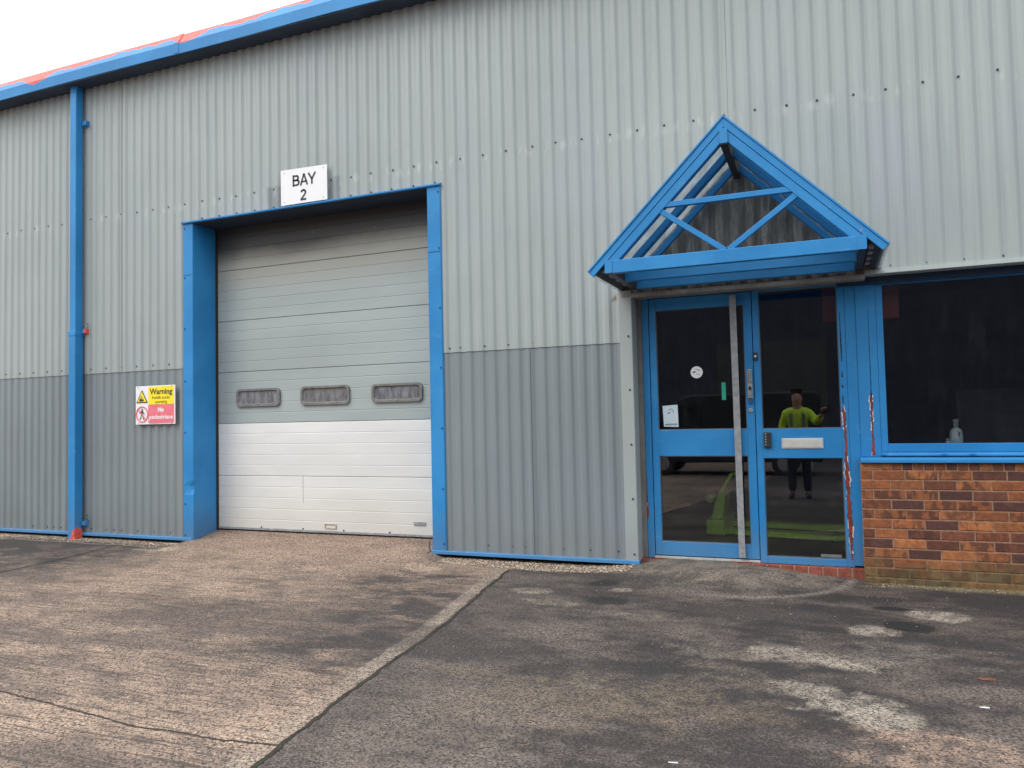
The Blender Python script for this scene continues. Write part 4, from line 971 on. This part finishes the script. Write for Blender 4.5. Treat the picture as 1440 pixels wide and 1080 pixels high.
def hand(base, wrist, palm_dir, side_dir, V, E_, wi, curl):
    """wrist index wi; palm and five bent fingers"""
    p = Vector(wrist); d = Vector(palm_dir).normalized(); s = Vector(side_dir).normalized(); nrm = Vector(curl).normalized()
    c = p + d * .045; V.append((*c, .026, .014)); ci = len(V) - 1; E_.append((wi, ci))
    k = p + d * .085; V.append((*k, .030, .013)); ki = len(V) - 1; E_.append((ci, ki))
    for off, ln in ((-.030, .066), (-.010, .078), (.011, .073), (.031, .058)):
        a = k + s * off + d * .012; b = a + d * ln * .42 + nrm * .008; e = b + d * ln * .22 + nrm * ln * .32; f = e + nrm * ln * .3 - d * .004; last = ki
        for q, r in ((a, .0095), (b, .0088), (e, .008), (f, .007)): V.append((*q, r)); E_.append((last, len(V) - 1)); last = len(V) - 1
    a = c - s * .032; b = a - s * .018 + d * .03 + nrm * .01; e = b + d * .026 + nrm * .014; last = ci
    for q, r in ((a, .011), (b, .010), (e, .0085)): V.append((*q, r)); E_.append((last, len(V) - 1)); last = len(V) - 1
V = [(0, 0, .98, .155, .105), (0, -.01, 1.12, .135, .10), (0, -.01, 1.30, .165, .11), (0, 0, 1.44, .15, .09), (0, .0, 1.53, .070), (0, .018, 1.585, .070), (0, .03, 1.65, .092, .105), (0, .025, 1.735, .092, .108), (0, .012, 1.80, .050, .060)]
E_ = [(0, 1), (1, 2), (2, 3), (3, 4), (4, 5), (5, 6), (6, 7), (7, 8)]
def leg(sx):
    i = len(V); V.extend([(sx * .10, 0, .88, .085), (sx * .115, .01, .50, .062), (sx * .125, -.02, .10, .042), (sx * .13, -.02, .045, .042), (sx * .14, .12, .03, .036)])
    E_.extend([(0, i), (i, i + 1), (i + 1, i + 2), (i + 2, i + 3), (i + 3, i + 4)])
leg(-1); leg(1)
# right arm reaches forward and to the right with the phone; left arm is bent at the waist
i = len(V); V.extend([(.19, 0, 1.44, .062), (.31, .06, 1.27, .048), (.37, .26, 1.39, .034), (.385, .285, 1.41, .026)]); E_.extend([(3, i), (i, i + 1), (i + 1, i + 2), (i + 2, i + 3)]); AR = i
hand(None, (.385, .285, 1.41), (.15, .35, .6), (-.9, .2, 0), V, E_, i + 3, (.3, .5, -.1))
i = len(V); V.extend([(-.19, 0, 1.44, .062), (-.27, -.02, 1.17, .048), (-.20, .17, 1.05, .034), (-.18, .19, 1.045, .026)]); E_.extend([(3, i), (i, i + 1), (i + 1, i + 2), (i + 2, i + 3)]); AL = i
hand(None, (-.18, .19, 1.045), (.7, .5, -.1), (0, .2, 1), V, E_, i + 3, (.1, .2, -.9))
skin('body', V, E_, skinm, person)
# face
m = MB(); m.cyl((0, .098, 1.665), .012, .016, 1, 8, .004); m.build('nose', skinm, person, smooth=True)
for s in (-1, 1):
    m = MB(); m.cyl((s * .028, .096, 1.70), .009, .006, 1, 10); m.build('eye', M['inkblack'], person); m = MB(); m.cyl((s * .072, .02, 1.69), .022, .012 * s, 0, 10); m.build('ear', skinm, person)
m = MB(); m.box(-.022, .022, .100, .106, 1.628, 1.636); m.build('mouth', plain('lips', (.3, .1, .08), .5), person, .002)
skin('hair', [(0, -.005, 1.765, .098, .108), (0, .0, 1.805, .075, .085), (0, .0, 1.83, .030, .035), (0, -.035, 1.69, .080, .070)], [(0, 1), (1, 2), (0, 3)], plain('dark_hair', (.05, .035, .028), .7), person)
A = AR; B = AL
jv = [(0, 0, .90, .175, .125), (0, -.01, 1.12, .165, .125), (0, -.01, 1.30, .185, .13), (0, 0, 1.44, .165, .105), (0, .005, 1.565, .098),
      (.19, 0, 1.435, .078), (.31, .06, 1.27, .080), (.368, .25, 1.385, .062), (-.19, 0, 1.435, .078), (-.27, -.02, 1.17, .066), (-.21, .145, 1.06, .050)]
skin('jacket', jv, [(0, 1), (1, 2), (2, 3), (3, 4), (3, 5), (5, 6), (6, 7), (3, 8), (8, 9), (9, 10)], hiviz, person)
for z, a, b in ((1.02, .178, .135), (1.16, .178, .134)):
    mm = MB(); n = 28; vs = []
    for zz in (z - .025, z + .025):
        for k in range(n): t = 2 * math.pi * k / n; vs.append((a * math.cos(t), -.008 + b * math.sin(t), zz))
    mm.add(vs, [(k, (k + 1) % n, n + (k + 1) % n, n + k) for k in range(n)]); mm.build('reflective_band', band_m, person, smooth=True)
for s in (-1, 1):
    mm = MB(); mm.box(s * .10 - .024, s * .10 + .024, .118, .130, 1.18, 1.44); mm.build('reflective_band', band_m, person, .003)
skin('trousers', [(0, 0, .96, .150, .11), (-.105, 0, .86, .100), (-.115, .01, .50, .078), (-.125, -.02, .10, .068), (.105, 0, .86, .100), (.115, .01, .50, .078), (.125, -.02, .10, .068)], [(0, 1), (1, 2), (2, 3), (0, 4), (4, 5), (5, 6)], navy, person)
for s in (-1, 1): skin('boot', [(s * .13, -.04, .10, .055), (s * .13, -.03, .05, .052), (s * .138, .06, .045, .050), (s * .145, .15, .035, .040)], [(0, 1), (1, 2), (2, 3)], M['black'], person)
T = empty('mobile_phone', (-.05, -6.70, 1.30)); tag(T, 'black mobile phone held up by the person in the lime jacket', 'phone')
m = MB(); m.prism(rrect(-.130, .022, 1.262, 1.338, .010), -6.700, -6.691, 1); m.build('phone_body', M['black'], T, .001)
m = MB(); m.prism(rrect(-.014, .014, 1.284, 1.322, .006), -6.691, -6.688, 1); m.build('camera_bump', M['inkblack'], T); local(T)

# dark van parked behind the photographer
van = empty('parked_van', (-2.6, -13.3, -.29)); tag(van, 'dark panel van parked across the yard, mirrored in the lower door glass', 'van')
vp = plain('dark_van_paint', (.018, .02, .025), .75); gz0 = 0
side_p = [(-2.35, .32), (-2.42, .55), (-2.40, 1.05), (-2.25, 1.15), (-1.75, 1.28), (-1.05, 1.98), (-.75, 2.08), (2.30, 2.10), (2.42, 1.98), (2.44, .35)]
m = MB(); m.prism(side_p, -2.0, 0.0, 1); m.build('van_body', vp, van, .06, seg=3)
gl_v = plain('dark_van_glass', (.01, .012, .014), .08)
m = MB(); m.prism([(-1.55, 1.28), (-1.0, 1.82), (-.45, 1.82), (-.45, 1.28)], -.005, .006, 1); m.build('side_window', gl_v, van, .002)
m = MB(); m.prism([(-1.72, 1.34), (-1.10, 1.96), (-1.08, 1.94), (-1.70, 1.32)], -1.8, -.2, 1); m.build('windscreen', gl_v, van)
for x in (-1.50, 1.55):
    for y in (-.18, -1.84):
        o = MB(); o.cyl((x, y, .32), .32, .20, 1, 32); o = o.build('wheel', M['rubber'], van, .03); q = MB(); q.cyl((x, y + .19 if y > -1 else y - .01, .32), .19, .02, 1, 24); q.build('wheel_rim', M['galv'], o, .004)
m = MB(); m.box(-.42, -.40, .0, .008, .45, 1.95); m.box(.75, .77, 0, .008, .45, 1.95); m.box(-.3, -.12, .0, .03, 1.1, 1.14); m.build('door_trim', M['black'], van)
m = MB(); m.prism([(-2.45, .7), (-2.25, .7), (-2.15, .9), (-2.42, .9)], -.35, .008, 1); m.build('headlight', M['white'], van, .01)
m = MB(); m.box(-1.35, -1.2, 0, .18, 1.28, 1.52); m.build('wing_mirror', M['black'], van, .02)

# unit across the yard
U = empty('opposite_unit', (0, -24, -.4)); tag(U, 'dark warehouse across the yard that the office glass reflects', 'building')
du = plain('dark_cladding', (.040, .044, .068), .7, var=.25, scale=1.5)
m = MB(); V = []; F = []
n = 260
for k in range(n + 1):
    x = -26 + 48 * k / n; y = 0 if (k // 2) % 2 else .05
    V += [(x, y, 0), (x, y, 7.4)]
F = [(2 * k, 2 * k + 2, 2 * k + 3, 2 * k + 1) for k in range(n)]
m.add(V, F); m.box(-26, 22, -12, -.06, 0, 7.3); m.build('wall', du, U)
m = MB(); m.prism([(-12.2, 7.3), (.35, 7.3), (.35, 7.6), (-6, 9.0), (-12.2, 7.6)], -26.2, 22.2, 0); m.build('roof', M['roofdark'], U)
for x in (-14, -4, 8): m = MB(); m.box(x, x + 4, .04, .09, 0, 4.4); m.build('loading_door', plain('dull_shutter', (.055, .058, .065), .6), U, .01)

# ------------------------------------------------------------------ camera
cam = bpy.data.cameras.new('camera'); co = bpy.data.objects.new('camera', cam); C.objects.link(co)
yaw, pitch, roll = 0.389652887, 0.0442106543, -0.0217430149
f = Vector((-math.sin(yaw) * math.cos(pitch), math.cos(yaw) * math.cos(pitch), math.sin(pitch)))
r = Vector((math.cos(yaw), math.sin(yaw), 0)); u = r.cross(f)
r2 = math.cos(roll) * r + math.sin(roll) * u; u2 = -math.sin(roll) * r + math.cos(roll) * u
mw = Matrix((r2, u2, -f)).transposed().to_4x4(); mw.translation = Vector((0, -6.65, 1.30)); co.matrix_world = mw
cam.sensor_width = 36; cam.lens = 1082 / 1440 * 36; cam.clip_start = .02; cam.clip_end = 2000
scn.camera = co

# ------------------------------------------------------------------ light
wd = bpy.data.worlds.new('World'); scn.world = wd; wd.use_nodes = True; nt = wd.node_tree; nt.nodes.clear()
EL, AZ = 48, -38      # sun behind thin cloud, in front of the wall and to the left
sk = nt.nodes.new('ShaderNodeTexSky'); sk.sky_type = 'NISHITA'; sk.sun_disc = False; sk.sun_elevation = math.radians(EL); sk.sun_rotation = math.radians(180 - AZ); sk.air_density = 1.0; sk.dust_density = 3.0
tc = nt.nodes.new('ShaderNodeTexCoord').outputs['Generated']
cn = noise(nt, tc, 2.2, 6, .55, stretch=(1, 1, 2.5), dist=.3)
skc = nd(nt, 'Mix', {}, data_type='RGBA', blend_type='MULTIPLY'); skc.inputs[0].default_value = 1; nt.links.new(sk.outputs[0], skc.inputs[6]); skc.inputs[7].default_value = (.10, .10, .10, 1)
sz = nt.nodes.new('ShaderNodeSeparateXYZ'); nt.links.new(tc, sz.inputs[0])
zen = mth(nt, 'MULTIPLY_ADD', mth(nt, 'MAXIMUM', sz.outputs[2], 0.0), 1.05, .62)
zc = nt.nodes.new('ShaderNodeCombineColor')
for i in range(3): nt.links.new(zen, zc.inputs[i])
cloud = mix(nt, 1.0, mix(nt, ramp(nt, cn, .35, .65), (1.00, 1.05, 1.08), (1.34, 1.36, 1.37)), zc.outputs[0], 'MULTIPLY')
fac = mth(nt, 'MULTIPLY_ADD', ramp(nt, cn, .25, .5), .15, .82)
sky = mix(nt, fac, skc.outputs[2], cloud)
bg = nd(nt, 'Background', {'Color': sky, 'Strength': 1.0}); ow = nt.nodes.new('ShaderNodeOutputWorld'); nt.links.new(bg.outputs[0], ow.inputs[0])
sun = bpy.data.lights.new('sun', 'SUN'); sun.energy = 1.0; sun.angle = math.radians(28); sun.color = (1, .97, .92)
so = bpy.data.objects.new('sun', sun); C.objects.link(so)
e, a = math.radians(EL), math.radians(AZ)
d = Vector((math.sin(a) * math.cos(e), -math.cos(a) * math.cos(e), math.sin(e)))    # towards the sun
so.rotation_euler = d.to_track_quat('Z', 'Y').to_euler()

scn.render.engine = 'CYCLES'
scn.view_settings.view_transform = 'Standard'; scn.view_settings.look = 'None'; scn.view_settings.exposure = 0.45; scn.view_settings.gamma = 1.0
scn.cycles.max_bounces = 8; scn.cycles.transparent_max_bounces = 12
scn.render.resolution_x = 1024; scn.render.resolution_y = 768
